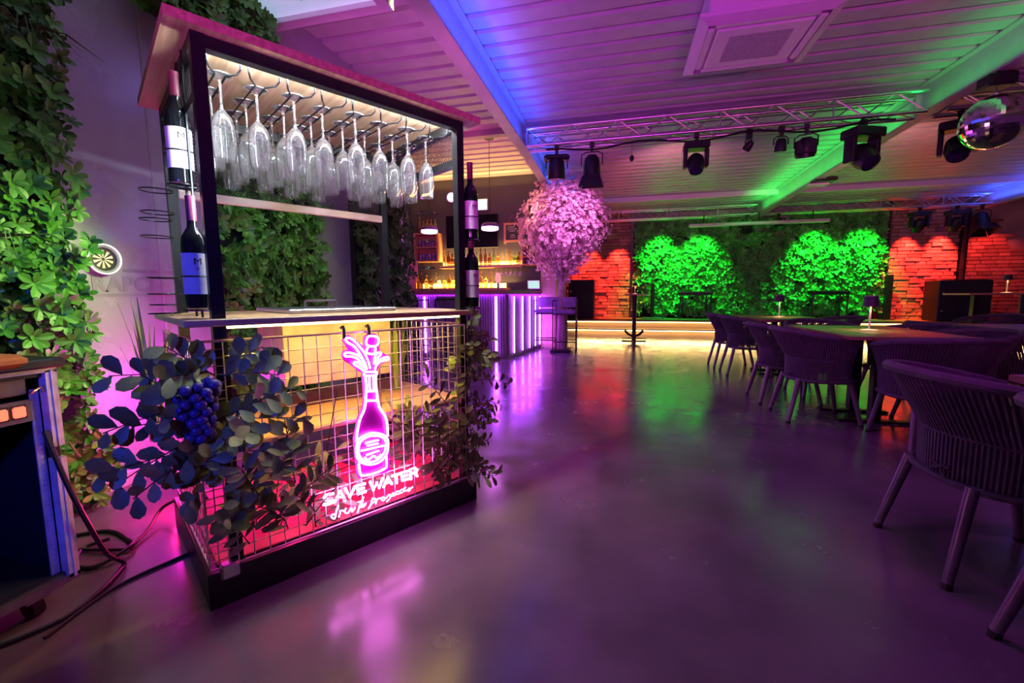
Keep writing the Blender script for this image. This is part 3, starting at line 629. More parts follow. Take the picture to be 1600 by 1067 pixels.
cable('straight thin cable leading from the rack to the cart base', [(-1.70,.855,.006),(-1.75,1.084,.006),(-1.70,1.28,.006),(-1.66,1.40,.006)], .006)
# dartboard on the left wall
t = thing('dartboard', 'round dartboard with a lit ring on the glossy wall', 'dartboard', (-2.676,1.753,1.249), PI/2)
def disc_ring(r0, r1, y0, y1, n=40):
    mb = MB(); vs = []
    for r, y in ((r0,y0),(r1,y0),(r1,y1),(r0,y1)): vs += [(r*math.cos(2*PI*k/n), y, r*math.sin(2*PI*k/n)) for k in range(n)]
    return mb.add(vs, [(i*n+k, i*n+(k+1)%n, ((i+1)%4)*n+(k+1)%n, ((i+1)%4)*n+k) for i in range(4) for k in range(n)])
disc_ring(.062,.080,-.03,-.0).build('surround', mat('surround_grey',(.20,.2,.23),.4,noise=10), t, smooth=True)
disc_ring(.074,.080,-.036,-.031).build('light_ring', glow('ring_white',(1,.93,.85),1.6), t)
disc_ring(.0005,.062,-.02,-.005).build('board', blackp, t, smooth=True)
cream = mat('segment_cream', (.75,.62,.42), .7, noise=20); dk = mat('segment_black', (.03,.03,.03), .7, noise=20)
for k in range(20):
    a0, a1 = 2*PI*(k-.5)/20, 2*PI*(k+.5)/20
    MB().add([(r*math.cos(a), -.0205, r*math.sin(a)) for r in (.008,.048) for a in (a0,a1)], [(0,1,3,2)]).build('segment', cream if k % 2 else dk, t)
spot('dartboard_light', (-2.5,1.753,1.249), (-2.676,1.753,1.249), (1,.93,.85), .5, 120, .9, .05)

# ------------------------------------------------------------------ the bar
bar = thing('bar_counter', 'slatted bar counter with vertical violet light strips', 'bar counter', (-1.76,6.83,0))
slat_m = mat('bar_slat', (.22,.16,.24), .45, noise=4, c2=(.28,.2,.3), stretch=(20,20,2)); top_m = mat('bar_top', (.22,.10,.07), .35, noise=3, c2=(.30,.15,.10), stretch=(2,18,18))
SE = Vector((.235,1.66,0)); sl = SE.length; sd = SE/sl; sn = Vector((sd.y,-sd.x,0))
def prism(poly, za, zb):
    n = len(poly); return MB().add([(x,y,za) for x, y in poly]+[(x,y,zb) for x, y in poly], [tuple(range(n-1,-1,-1)), tuple(range(n,2*n))]+[(i,(i+1)%n,n+(i+1)%n,n+i) for i in range(n)])
prism([(-2.9,0),(0,0),(SE.x,SE.y),(SE.x-.45,SE.y),(-.42,.5),(-2.9,.5)], 0.0, 1.07).build('body', slat_m, bar)
prism([(-2.95,-.05),(.03,-.05),(SE.x+.05,SE.y),(SE.x-.5,SE.y),(-.48,.58),(-2.95,.58)], 1.07, 1.125).build('top', top_m, bar)
mb = MB()
for k in range(66): mb.box((-2.88+k*.0437,-.022,.04),(-2.88+k*.0437+.026,0,1.05))
mb.build('slat_panel', slat_m, bar)
mb = MB(); rzs = math.atan2(sd.y, sd.x)
for k in range(38):
    p = sd*(.02+k*.0437); mb.obox((p.x+.011*sn.x+sd.x*.013, p.y+.011*sn.y+sd.y*.013, .545), (.026,.022,1.01), (0,0,rzs))
mb.build('slat_panel', slat_m, bar)
vio = glow('violet_strip', (.52,.12,1), 26)
for x in (-2.86,-1.42,-.175): 
    MB().box((x-.012,-.05,.08),(x+.012,-.036,1.02)).build('light_strip', vio, bar)
    area('bar_strip_light', (-1.76+x,6.79,.55), (-1.76+x,6.0,.5), (.42,.04,1), 8, .04, .9)
for f in (.12,.36,.58,.77,.93):
    p = sd*(f*sl) + sn*.045; MB().obox((p.x,p.y,.55),(.022,.01,.94),(0,0,rzs)).build('light_strip', vio, bar)
for f in (.25,.75):
    p = Vector((-1.76,6.83,.55)) + sd*(f*sl) + sn*.05; area('bar_strip_light', p, p+sn, (.42,.04,1), 10, .8, .9)
area('bar_front_fill', (-3.2,6.79,1.06), (-3.2,6.80,.4), (.40,.02,1), 12, 2.8, .03)  # unseen lamps added under the overhang to colour the bar front violet
p = Vector((-1.76,6.83,1.06)) + sd*(.5*sl) + sn*.045; area('bar_front_fill', p, p+Vector((.01*-sn.x,.01*-sn.y,-.6)), (.40,.02,1), 9, 1.6, .03)
# back bar: shelf, cabinets, bottles
shm = mat('shelf_wood', (.52,.24,.12), .5, noise=3, c2=(.62,.32,.16), stretch=(2,20,20))
sh = thing('wall_shelf', 'lit wooden wall shelf full of bottles behind the bar', 'shelf', (-2.67,8.5,1.58))
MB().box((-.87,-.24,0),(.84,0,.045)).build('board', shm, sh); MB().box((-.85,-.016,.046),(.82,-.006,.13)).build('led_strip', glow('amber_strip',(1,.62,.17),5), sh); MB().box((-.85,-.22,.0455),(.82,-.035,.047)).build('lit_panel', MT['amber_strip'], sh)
bcn = thing('back_counter', 'low back counter with glowing strip behind the bar', 'counter', (-2.9,8.5,0))
MB().box((-1.3,-.45,0),(.78,-.01,1.14)).build('body', mat('anthracite_wall'), bcn); MB().box((-1.32,-.47,1.14),(.80,-.01,1.18)).build('top', shm, bcn); MB().box((-1.15,-.026,1.18),(.7,-.014,1.28)).build('led_strip', MT['amber_strip'], bcn)
area('shelf_light', (-2.67,8.42,1.66), (-2.67,8.2,2.6), (1,.55,.16), 34, 1.6, .05); area('shelf_light', (-2.9,8.42,1.23), (-2.9,8.0,1.9), (1,.55,.16), 30, 1.8, .05)
area('shelf_top_light', (-3.2,8.30,3.05), (-3.2,8.12,3.4), (1,.50,.12), 26, 3.2, .05)
def bottle_me(h, r, nr, m):
    return MB().lathe([(.001,0),(r,0),(r,h*.55),(r*.8,h*.64),(nr,h*.72),(nr,h*.94),(nr*1.25,h*.95),(nr*1.25,h),(.001,h)], 10).mesh('liquor_bottle', m, True)
bms = []
for i, (c, tr) in enumerate((((.75,.38,.06),.75),((.9,.75,.45),.9),((.85,.55,.15),.75),((.35,.12,.03),.6),((.9,.85,.7),.9),((.3,.45,.12),.7))):
    m = mat('liquor_glass_%d' % i, c, .12, trans=tr, noise=8, c2=tuple(min(1,a*1.15) for a in c)); bms.append((m, ['amber','clear','golden','brown','pale','greenish'][i]))
shapes = [(.30,.036,.013),(.27,.042,.014),(.33,.034,.012),(.24,.045,.016)]
cache = {}
def liquor(x, y, z, where, k):
    i = random.randrange(6); s = random.randrange(4); key = (i, s)
    if key not in cache: cache[key] = bottle_me(*shapes[s], bms[i][0])
    o = link('liquor_bottle', cache[key], None, (x,y,z)); tag(o, '%s glass bottle, %s from the left %s' % (bms[i][1], ORD[k], where), 'bottle', 'bottles '+where)
for k in range(19): liquor(-3.45+k*.086, 8.36+R(-.03,.02), 1.628, 'on the wall shelf behind the bar', k)
for k in range(17): liquor(-4.02+k*.098, 8.28+R(-.04,.03), 1.18, 'on the counter behind the bar', k)
for k in range(5): liquor(-3.98+k*.085, 8.36, 2.30, 'on top of the glass cabinet', k)
def cabinet(label, x, z, wd, h, rows, glasses):
    t = thing('glass_cabinet', label, 'cabinet', (x,8.5,z))
    for lo, hi in (((0,-.25,0),(wd,0,.03)), ((0,-.25,h-.03),(wd,0,h)), ((0,-.25,.03),(.03,0,h-.03)), ((wd-.03,-.25,.03),(wd,0,h-.03)), ((.03,-.02,.03),(wd-.03,0,h-.03))): MB().box(lo, hi).build('board', shm, t)
    for r in range(1, rows): MB().box((.03,-.25,h*r/rows-.012),(wd-.03,-.02,h*r/rows+.012)).build('shelf_board', shm, t)
    gme = MB().lathe([(.001,0),(.024,0),(.028,.13),(.026,.13),(.022,.01),(.001,.01)], 10).mesh('tumbler', mat('violet_glass',(.5,.4,.8),.1,trans=.7,noise=9), True)
    for r in range(rows):
        for k in range(glasses):
            o = link('tumbler', gme, None, (x+.08+k*(wd-.16)/max(1,glasses-1), 8.37, z+(h*r/rows+.0125 if r else .031)), None, (1,1,min(1,(h/rows-.07)/.13)))
            tag(o, 'tumbler, %s from the left on the %s board of the %s' % (ORD[k], ORD[r], 'tall glass cabinet' if x < -3 else 'small cabinet by the pillar'), 'glass', 'tumblers in the bar cabinets')
cabinet('open wooden wall cabinet of tumblers left of the screen', -4.07, 1.72, .52, .57, 2, 6)
cabinet('small wooden wall cabinet beside the beige pillar', -1.83, 1.61, .31, .46, 3, 3)
gm2 = MB().lathe([(.001,0),(.03,0),(.03,-.003),(.005,-.008),(.004,-.06),(.02,-.075),(.035,-.11),(.028,-.15),(.026,-.15),(.033,-.11),(.001,-.075)], 12).mesh('wine_glass', mat('violet_glass'), True)
hr = thing('glass_hanger', 'rail holding wine glasses under the bar shelf', 'rail', (-2.3,8.38,1.565)); MB().box((-.1,-.05,0),(.45,.05,.012)).build('rail', black, hr)
for k in range(6): tag(link('wine_glass', gm2, None, (-2.36+k*.095,8.38,1.563)), 'hanging wine glass under the bar shelf, %s from the left' % ORD[k], 'glass', 'wine glasses under the bar shelf')
t = thing('television', 'large dark flat screen on the wall above the bar shelf', 'television', (-2.89,8.5,1.98)); MB().bevbox((-.55,-.07,0),(.55,-.02,.66),.006).build('bezel', blackp, t); MB().box((-.535,-.073,.015),(.535,-.0705,.645)).build('screen', mat('screen_black',(.006,.006,.008),.08,noise=3), t)
t = thing('chalkboard', 'small framed chalkboard hanging beside the blossom tree', 'chalkboard', (-2.07,8.5,2.05))
for lo, hi in (((-.17,-.03,0),(-.13,-.005,.40)),((.13,-.03,0),(.17,-.005,.40)),((-.13,-.03,.36),(.13,-.005,.40)),((-.13,-.03,.03),(.13,-.005,.07))): MB().box(lo, hi).build('frame', shm, t)
MB().box((-.13,-.02,.07),(.13,-.008,.36)).build('slate', mat('slate',(.03,.03,.035),.7,noise=9), t)
for k, (x0, x1, z) in enumerate(((-.09,.05,.32),(-.10,.09,.28),(-.06,.06,.24),(-.03,.05,.16),(-.05,.07,.12))):
    MB().tube([(x0+(x1-x0)*i/14, -.022, z+.012*math.sin(i*1.9+k)) for i in range(15)], .003, 4).build('chalk_scribble', mat('chalk',(.8,.78,.75),.8,noise=20), t)
MB().tube([(-.08,-.01,.40),(0,-.01,.55),(.08,-.01,.40)], .004, 4).build('cord', shm, t)
t = thing('exit_sign', 'glowing pale green emergency exit sign above the screen', 'exit sign', (-2.70,8.5,2.71)); MB().bevbox((-.14,-.06,0),(.14,0,.22),.008).build('housing', white, t)
MB().box((-.132,-.0615,.01),(.132,-.0605,.21)).build('lit_panel', glow('exit_green',(.62,1,.80),1.5), t)
t = thing('wall_lamp', 'round violet wall lamp left of the exit sign', 'lamp', (-3.32,8.5,3.0)); MB().cyl((0,0,0),(0,-.04,0),.10,n=24).build('body', white, t, smooth=True); MB().cyl((0,-.04,0),(0,-.055,0),.085,n=24).build('diffuser', glow('violet_lamp',(.62,.40,1),3), t, smooth=True)
def pendant(label, x, y, z):
    t = thing('pendant_lamp', label, 'lamp', (x,y,z), group=None); zc = zdeck(y)-z
    MB().lathe([(.001,zc-.045),(.07,zc-.045),(.075,zc-.005),(.001,zc)], 18).build('canopy', black, t, smooth=True); MB().cyl((0,0,.11),(0,0,zc-.045),.004,n=6).build('cord', black, t)
    MB().lathe([(.001,.03),(.12,.03),(.135,.055),(.135,.07),(.10,.105),(.02,.115),(.001,.115)], 22).build('shade', mat('shade_violet',(.2,.1,.25),.4,noise=9), t, smooth=True)
    MB().lathe([(.001,0),(.11,.0),(.128,.012),(.128,.045),(.001,.05)], 22).build('diffuser', glow('pendant_violet',(.95,.55,1),5), t, smooth=True)
    point('pendant_light', (x,y,z-.08), (.8,.12,1), 14, .08)
pendant('violet disc pendant lamp in front of the tumbler cabinet', -2.93, 6.5, 2.02); pendant('violet disc pendant lamp in front of the dark screen', -1.92, 6.45, 2.02)
t = thing('till', 'small pale till screen on the bar end', 'till', (-1.50,7.75,1.125), .3); MB().obox((0,0,.10),(.22,.012,.16),(-.35,0,0)).build('bezel', white, t); MB().obox((0,-.008,.10),(.20,.002,.14),(-.35,0,0)).build('screen', glow('till_screen',(.62,.95,.92),.9), t); MB().box((-.05,.0,0),(.05,.08,.06)).build('foot', blackp, t)
t = thing('beer_tap', 'round glowing pink tap emblem on the bar top', 'beer tap', (-1.98,7.1,1.125)); MB().cyl((0,0,0),(0,0,.12),.02,n=10).build('column', alu, t); mb = MB(); mb.sphere((0,0,.2),.075,14,10,(.7,.3,1.2)); mb.build('emblem', glow('tap_pink',(1,.25,.25),1.4), t, smooth=True)
# stools at the bar front and beside the tree
purple_seat = mat('seat_violet', (.16,.10,.22), .6, noise=12)
def stool(name, label, x, y, rz, h=.75, cushion=purple_seat):
    t = thing(name, label, 'stool', (x,y,0), rz, 'bar stools'); q = .009; W2 = .20
    for s in (-1, 1):
        X = s*W2
        MB().box((X-q,-.2-q,0),(X+q,-.2+q,h+.2)).build('leg', black, t); MB().box((X-q,.2-q,0),(X+q,.2+q,h+.2)).build('leg', black, t)
        MB().box((X-q,-.2,0),(X+q,.2,.018)).build('foot_rail', black, t); MB().box((X-q,-.2,h+.182),(X+q,.2,h+.2)).build('arm_rail', black, t)
    for yy, z in ((-.2,.22),(.2,.22),(-.2,h-.05),(.2,h-.05),(.2,h+.2)): MB().box((-W2,yy-q,z-q),(W2,yy+q,z+q)).build('cross_bar', black, t)
    MB().bevbox((-.19,-.19,h-.04),(.19,.19,h+.03),.015).build('seat', cushion, t); MB().bevbox((-.19,.165,h+.06),(.19,.195,h+.25),.01).build('backrest', cushion, t)
stool('bar_stool', 'thin-framed bar stool standing in front of the blossom tree trunk', -.93, 7.75, .05); stool('bar_stool', 'thin-framed bar stool between bar end and blossom tree', -1.32, 8.02, .1)
stool('bar_stool', 'violet bar stool at the slatted bar front, far from the corner', -3.25, 6.45, PI, .78); stool('bar_stool', 'violet bar stool at the slatted bar front, nearer the corner', -2.55, 6.45, PI, .78)

# ------------------------------------------------------------------ blossom tree
tree = thing('blossom_tree', 'pink artificial blossom tree beside the bar', 'tree', (-1.02,7.98,0))
bark = mat('bark', (.22,.14,.12), .8, noise=12, c2=(.32,.22,.2), bump=(30,.5))
MB().tube([(0,0,0),(.02,0,.5),(-.01,0,.95),(.02,.0,1.35),(.0,.02,1.7)], [.11,.09,.075,.07,.06], 10).build('trunk', bark, tree, smooth=True)
MB().bevbox((-.2,-.2,0),(.2,.2,.05),.02).build('foot_plate', black, tree)
br = []
for i in range(16):
    a = i*2.4; b = Vector((math.cos(a), math.sin(a), R(.5,1.6))).normalized(); p0 = Vector((0,0,R(1.2,1.7))); p1 = p0 + b*.4; p2 = p0 + b*.75 + Vector((0,0,.1))
    MB().tube([p0,p1,p2], [.03,.018,.006], 6).build('branch', bark, tree, smooth=True); br.append((p1, p2))
blm = mat('blossom', (.78,.50,.58), .7, noise=14, c2=(.90,.66,.70)); mb = MB()
for i in range(2600):
    u = R(-1,1); a = random.random()*6.283; rr = math.sqrt(1-u*u); q = random.random()**.35
    lump = 1 + .10*math.sin(3*a+2*u) + .08*math.sin(5*a-4*u)
    p = Vector((rr*math.cos(a)*.80*q*lump, rr*math.sin(a)*.42*q*lump, 2.28 + u*.90*q*lump))
    if p.z < 1.9: p.x *= .72 + .28*max(0,(p.z-1.35)/.55); p.y *= .7
    n = Vector((p.x, p.y, p.z-2.1)).normalized(); t1 = n.orthogonal().normalized(); t2 = n.cross(t1)
    for f in range(2):
        c = p + Vector((R(-.04,.04),R(-.04,.04),R(-.04,.04))); nn = rnd_dir(n, .7); t1 = nn.orthogonal().normalized(); t2 = nn.cross(t1); s = R(.028,.045)
        vs = [c]; fs = []
        for k in range(5):
            b = 2*PI*k/5; d = t1*math.cos(b)+t2*math.sin(b); e = t1*math.cos(b+.55)+t2*math.sin(b+.55); g = t1*math.cos(b-.55)+t2*math.sin(b-.55)
            vs += [c+g*s*.75+nn*s*.25, c+d*s*1.15+nn*s*.45, c+e*s*.75+nn*s*.25]; fs.append((0, 3*k+1, 3*k+2, 3*k+3))
        mb.add(vs, fs)
stuff(mb.build('blossoms', blm, tree))
spot('wash_tree', (-.3,6.6,2.9), (-1.0,8.0,2.2), (.95,.28,.95), 190, 60, .7, .1); spot('wash_tree', (-1.9,7.4,2.9), (-1.1,8.0,2.3), (1,.5,.25), 40, 70, .7, .1)
area('pillar_foot_light', (-1.0,8.2,.35), (-1.0,9,.35), (1,.05,.8), 3, .3, .5)

# ------------------------------------------------------------------ ceiling gear
def truss(label, x0, x1, y, z0, h=.22, step=.30):
    t = thing('lighting_truss', label, 'truss', ((x0+x1)/2,y,z0)); L = (x1-x0)/2; d = h/2
    for yy, zz in ((-d,0),(d,0),(-d,h),(d,h)): MB().cyl((-L,yy,zz),(L,yy,zz),.022,n=10).build('chord', alu, t, smooth=True)
    n = round(2*L/step); s = 2*L/n
    up = MB().cyl((0,0,0),(s,0,h),.010,n=6).mesh('brace', alu, True); dn = MB().cyl((0,0,h),(s,0,0),.010,n=6).mesh('brace', alu, True); fl_ = MB().cyl((0,-d,0),(s,d,0),.009,n=6).mesh('brace', alu, True); ps = MB().cyl((0,0,0),(0,0,h),.010,n=6).mesh('brace', alu, True)
    for k in range(n):
        link('brace', up if k % 2 else dn, t, (-L+k*s,-d,0)); link('brace', dn if k % 2 else up, t, (-L+k*s,d,0)); link('brace', fl_, t, (-L+k*s,0,0))
        if k % 4 == 0: link('brace', ps, t, (-L+k*s,-d,0))
    return t
truss('aluminium truss spanning between the blue and green ceiling beams', -1.25, 3.24, 6.08, 3.03)
truss('aluminium truss continuing right of the green beam behind the mirror ball', 3.42, 7.9, 6.08, 3.03)
truss('aluminium truss along the stage front above the left hedge half', -1.25, 3.24, 12.15, 2.98); truss('aluminium truss along the stage front above the right brick wall', 3.42, 7.9, 12.15, 2.98)
fx = mat('fixture_black', (.010,.010,.012), .4, noise=25, c2=(.016,.016,.018)); lensm = mat('lens', (.02,.015,.05), .06, noise=5)
def clamp(t, top): 
    MB().box((-.02,-.03,top-.09),(.02,.03,top)).cyl((-.03,0,top-.0),(.03,0,top-.0),.032,n=10).build('clamp', fx, t)
def moving_head(label, x, y, top, s=1., tilt=.0, rz=0.):
    t = thing('moving_head', label, 'stage light', (x,y,top), rz)
    clamp(t, 0); MB().bevbox((-.15*s,-.10*s,-.09-.08*s),(.15*s,.10*s,-.085),.012).build('base', fx, t)
    z = -.09-.08*s
    for k in (-1,1): MB().bevbox((k*.125*s-.022*s,-.055*s,z-.22*s),(k*.125*s+.022*s,.055*s,z+.005),.01).build('yoke_arm', fx, t)
    hd = MB().lathe([(.001,.10*s),(.06*s,.10*s),(.095*s,.05*s),(.10*s,-.06*s),(.085*s,-.12*s),(.08*s,-.14*s),(.001,-.14*s)], 18).build('head', fx, t, smooth=True, loc=(0,0,z-.15*s), rot=(tilt,0,0))
    MB().lathe([(.001,-.15*s),(.05*s,-.148*s),(.072*s,-.139*s)], 18).build('lens', lensm, hd, smooth=True); return t
def par(label, x, y, top, s=1., tilt=.5, rz=0., barn=False, spot_body=False):
    t = thing('stage_spotlight', label, 'stage light', (x,y,top), rz); clamp(t, 0); w = .13*s
    MB().tube([(-w,0,-.09-.16*s),(-w,0,-.12),(-w*.6,0,-.09),(w*.6,0,-.09),(w,0,-.12),(w,0,-.09-.16*s)], .008, 6).build('bracket', fx, t)
    hd = MB().lathe([(.001,.13*s),(.05*s,.13*s),(.09*s,.09*s),(.105*s,-.02*s),(.11*s,-.12*s),(.10*s,-.12*s),(.001,-.10*s)], 16).build('housing', fx, t, smooth=True, loc=(0,0,-.09-.17*s), rot=(tilt,0,0))
    MB().lathe([(.001,-.105*s),(.095*s,-.115*s)], 16).build('lens', lensm, hd)
    if barn:
        for k in range(4):
            a = k*PI/2; c, sn_ = math.cos(a), math.sin(a); p = [(-.10,-.105,-.12),(.10,-.105,-.12),(.14,-.15,-.25),(-.14,-.15,-.25)]
            q = [(x_*c-y_*sn_, x_*sn_+y_*c, z_) for x_, y_, z_ in p]; q = [(a_*s,b_*s,c_*s) for a_, b_, c_ in q]
            MB().add(q+[(a_*1.03,b_*1.03,c_) for a_, b_, c_ in q], [(0,1,2,3),(7,6,5,4),(0,4,5,1),(1,5,6,2),(2,6,7,3),(3,7,4,0)]).build('barn_door', fx, hd)
    return t
TY, TZ = 6.08, 3.01
t = par('tall black profile spotlight hanging above the blossom tree', -.86, TY, TZ, 1.1, .15, .2); MB().bevbox((-.17,-.09,-.17),(.17,.09,-.10),.02).build('bracket_block', fx, t)
par('black spotlight with barn doors hanging next to the tree top', -.39, TY, TZ, 1.05, .1, 0, True)
moving_head('black moving head hanging from the middle of the near truss', .90, TY, TZ, 1.0, -.5)
par('tiny black spotlight clipped under the near truss', 1.50, TY, TZ, .45, .8, .6); par('small black spotlight beside the boxy one on the near truss', 1.85, TY, TZ, .6, .2)
t = par('boxy black floodlight on the near truss', 2.12, TY, TZ, .9, .3, -.3); MB().bevbox((-.11,-.08,-.34),(.11,.08,-.16),.02).build('cover', fx, t)
moving_head('large black moving head next to the green ceiling beam', 2.70, TY, TZ, 1.25, -.8, .4); moving_head('black moving head partly behind the mirror ball', 3.62, TY, TZ, 1.15, -.7, -.5)
FY, FZ = 12.15, 2.96
par('black spotlight on the far truss above the hedge, by the green beam', 3.05, FY, FZ, 1.1, -.5); par('dark spotlight on the far truss right of the green beam', 3.75, FY, FZ, .9, -.5)
moving_head('black moving head on the far truss lighting the brick, inner one', 6.64, FY, FZ, 1.2, .5); moving_head('black moving head on the far truss lighting the brick, outer one', 7.34, FY, FZ, 1.2, .5); par('black floodlight at the right end of the far truss', 7.8, FY, FZ, 1.3, -.4, 0, True)
def drape(label, pts): tag(MB().tube(pts, .012, 5).build('truss_cable', cab, None, smooth=True), label, 'cable')
drape('black cable draped along the near truss', [(x, TY-.02, 2.985 + .03*math.sin(x*5) - .02*abs(math.sin(x*2.2))) for x in [-1.0+.2*i for i in range(21)]])
t = thing('hanging_sensor', 'tiny black drop hanging under the near truss', 'sensor', (.0+.37-.25,TY,2.80)); MB().cyl((0,0,.03),(0,0,.2),.003,n=5).build('wire', fx, t); MB().sphere((0,0,0),.03,10,6,(1,1,1.4)).build('drop', fx, t, smooth=True)
# red and green stage spots
RED, GRN = (1,.045,.03), (.03,1,.11)
for x, e, tx in ((6.72,700,6.75),(7.40,700,7.45),(-.02,660,-.05),(-.80,620,-.85)):
    spot('red_spot', (x,12.38,2.75), (tx,12.85,1.2), RED, e, 58, .8, .03)
spot('red_spot', (8.0,12.0,2.6), (8.6,13,1.6), RED, 90, 70, .7, .03)
for x in (1.05,2.05,4.75,5.75):
    spot('green_spot', (x,12.05,2.92), (x,12.85,1.3), GRN, 430, 74, .85, .04)
spot('green_spot', (3.0,9.5,3.0), (3.1,12.2,3.1), GRN, 50, 40, .8, .04)

# air conditioner
t = thing('ceiling_air_conditioner', 'square white cassette air conditioner hanging below the ceiling', 'air conditioner', (1.0,4.04,3.0))
hw, hd_ = .475, .435
MB().bevbox((-.40,-.36,.055),(.40,.36,.33),.01).build('housing', white, t)
def ringbox(w0, d0, w1, d1, za, zb, wa=None):
    o = [(-w0,-d0),(w0,-d0),(w0,d0),(-w0,d0)]; i = [(-w1,-d1),(w1,-d1),(w1,d1),(-w1,d1)]
    return MB().add([(x,y,zb) for x, y in o]+[(x,y,za) for x, y in i], [(0,1,5,4),(1,2,6,5),(2,3,7,6),(3,0,4,7)])
mb = MB().box((-hw,-hd_,.03),(hw,hd_,.055)); mb.build('cover_panel', white, t)
ringbox(hw,hd_,.40,.36,.0,.03).build('sloped_rim', white, t)
for lo, hi in (((-.34,-.36,.002),(.34,-.305,.02)),((-.34,.305,.002),(.34,.36,.02)),((-.40,-.30,.002),(-.345,.30,.02)),((.345,-.30,.002),(.40,.30,.02))): MB().bevbox(lo, hi, .006).build('louvre', white, t)
MB().bevbox((-.325,-.285,-.004),(.325,.285,.02),.008).build('grille_frame', white, t); MB().box((-.22,-.19,-.006),(.22,.19,-.0045)).build('filter_grille', mat('grille_grey',(.36,.35,.38),.7,noise=60), t)
for x, y in ((-.3,-.25),(.42,-.3),(.42,.3)): MB().cyl((x,y,.33),(x,y,.37),.01,n=6).build('hanger', black, t)
MB().tube([(.42,.0,.15),(.50,-.02,.14),(.52,-.06,.22),(.48,-.1,.34)], .02, 8).build('hose', white, t, smooth=True)
# mirror ball with motor
mbx = (3.31,5.14)
t = thing('mirror_ball', 'mirror ball hanging from a motor under the green beam', 'mirror ball', (mbx[0],mbx[1],2.60))
MB().bevbox((-.11,-.09,.30),(.11,.09,.42),.02).build('motor', fx, t); MB().cyl((0,0,.23),(0,0,.31),.006,n=6).build('chain', alu, t)
mir = mat('mirror_tile', (.9,.9,.92), .04, 1., noise=3, c2=(.93,.93,.95)); mb = MB(); mb.sphere((0,0,0),.235,48,28); bo = mb.build('ball', mir, t)
MB().lathe([(.001,.233),(.04,.233),(.04,.245),(.001,.25)], 14).build('cap', alu, t)
# projector and rolled-up screen
t = thing('projector', 'black projector hanging on a white plate near the green beam', 'projector', (3.45,9.0,2.98)); MB().bevbox((-.17,-.14,0),(.17,.14,.07),.015).build('body', fx, t); MB().cyl((0,0,.07),(0,0,.34),.02,n=8).build('pole', fx, t); MB().box((-.22,.02,-.03),(.1,.2,-.002)).build('plate', white, t); MB().cyl((-.08,-.14,.035),(-.08,-.16,.035),.03,n=12).build('lens', lensm, t)
t = thing('projection_screen', 'long pale rolled-up projection screen case above the hedge', 'screen', (3.21,11.95,2.70)); MB().bevbox((-1.55,-.05,0),(1.55,.05,.085),.02).build('case', white, t, smooth=True)
for x in (-1.2,1.2,0.05): MB().cyl((x,0,.08),(x,0,.30),.012,n=6).build('hanger', fx, t)

# ------------------------------------------------------------------ tables, chairs, lamps
rope = mat('rope', (.07,.06,.085), .75, noise=30, c2=(.10,.085,.12)); legm = mat('chair_leg', (.13,.11,.14), .35, .3, noise=10); cush = mat('cushion', (.09,.08,.10), .8, noise=25)
def arc(t, rx, ry, z, x0=0.): 
    a = t*2.15; return Vector((x0 - math.cos(a)*rx, math.sin(a)*ry, z))
def make_chair():
    t = thing('rope_armchair', '', 'chair')
    top = lambda s: arc(s,.30,.315,.755-.10*s*s, .02) + Vector((-.06*(1-s*s),0,0)); mid = lambda s: arc(s,.245,.265,.525-.01*s*s,.03); bot = lambda s: arc(s,.24,.255,.36,.03)
    S = [-1+2*i/36 for i in range(37)]
    MB().tube([top(s) for s in S], .021, 8).build('top_rim', rope, t, smooth=True)
    MB().tube([mid(s) for s in S], .008, 6).build('middle_band', rope, t, smooth=True)
    MB().tube([(.238*math.copysign(abs(math.cos(a))**.8,math.cos(a))+.022, .252*math.copysign(abs(math.sin(a))**.8,math.sin(a)), .352) for a in [2*PI*i/40 for i in range(40)]], .013, 8, True).build('seat_frame', rope, t, smooth=True)
    mb = MB(); N = 72
    for i in range(N):
        s = -1+2*(i+.5)/N; mb.tube([top(s), mid(s)+(top(s)-mid(s)).normalized()*.02, mid(s), bot(s)], .0072, 4)
    mb.build('rope_weave', rope, t)
    mb = MB(); n = 28; sup = lambda r, z, k=.55: [(r*math.copysign(abs(math.cos(a))**k,math.cos(a))+.03, r*math.copysign(abs(math.sin(a))**k,math.sin(a)), z) for a in [2*PI*i/n for i in range(n)]]
    rings = [sup(.17,.425,.8), sup(.195,.432,.8), sup(.20,.455,.8), sup(.192,.478,.8), sup(.15,.49,.8)]; fs = [tuple(range(n-1,-1,-1)), tuple(range(4*n,5*n))]
    for r in range(4): fs += [(r*n+i, r*n+(i+1)%n, (r+1)*n+(i+1)%n, (r+1)*n+i) for i in range(n)]
    mb.add([p for r in rings for p in r], fs); mb.build('cushion', cush, t, smooth=True)
    for sx, sy in ((-1,-1),(-1,1),(1,-1),(1,1)):
        l = MB().cyl((sx*.18,sy*.17,.36),(sx*.255,sy*.215,.012),.021,.016,10).build('leg', legm, t, smooth=True); MB().cyl((sx*.253,sy*.214,.022),(sx*.256,sy*.216,0),.017,.017,10).build('foot_cap', blackp, l)
    mb = MB(); p = bot(-.12)+Vector((-.012,0,.035))
    for a in (.5,2.4,-.7,-2.2): mb.tube([p, p+Vector((-.012,.035*math.cos(a),.02*math.sin(a)+.005)), p+Vector((-.006,.06*math.cos(a),.025*math.sin(a)-.01))], .004, 4)
    mb.build('tie_bow', rope, t); return t
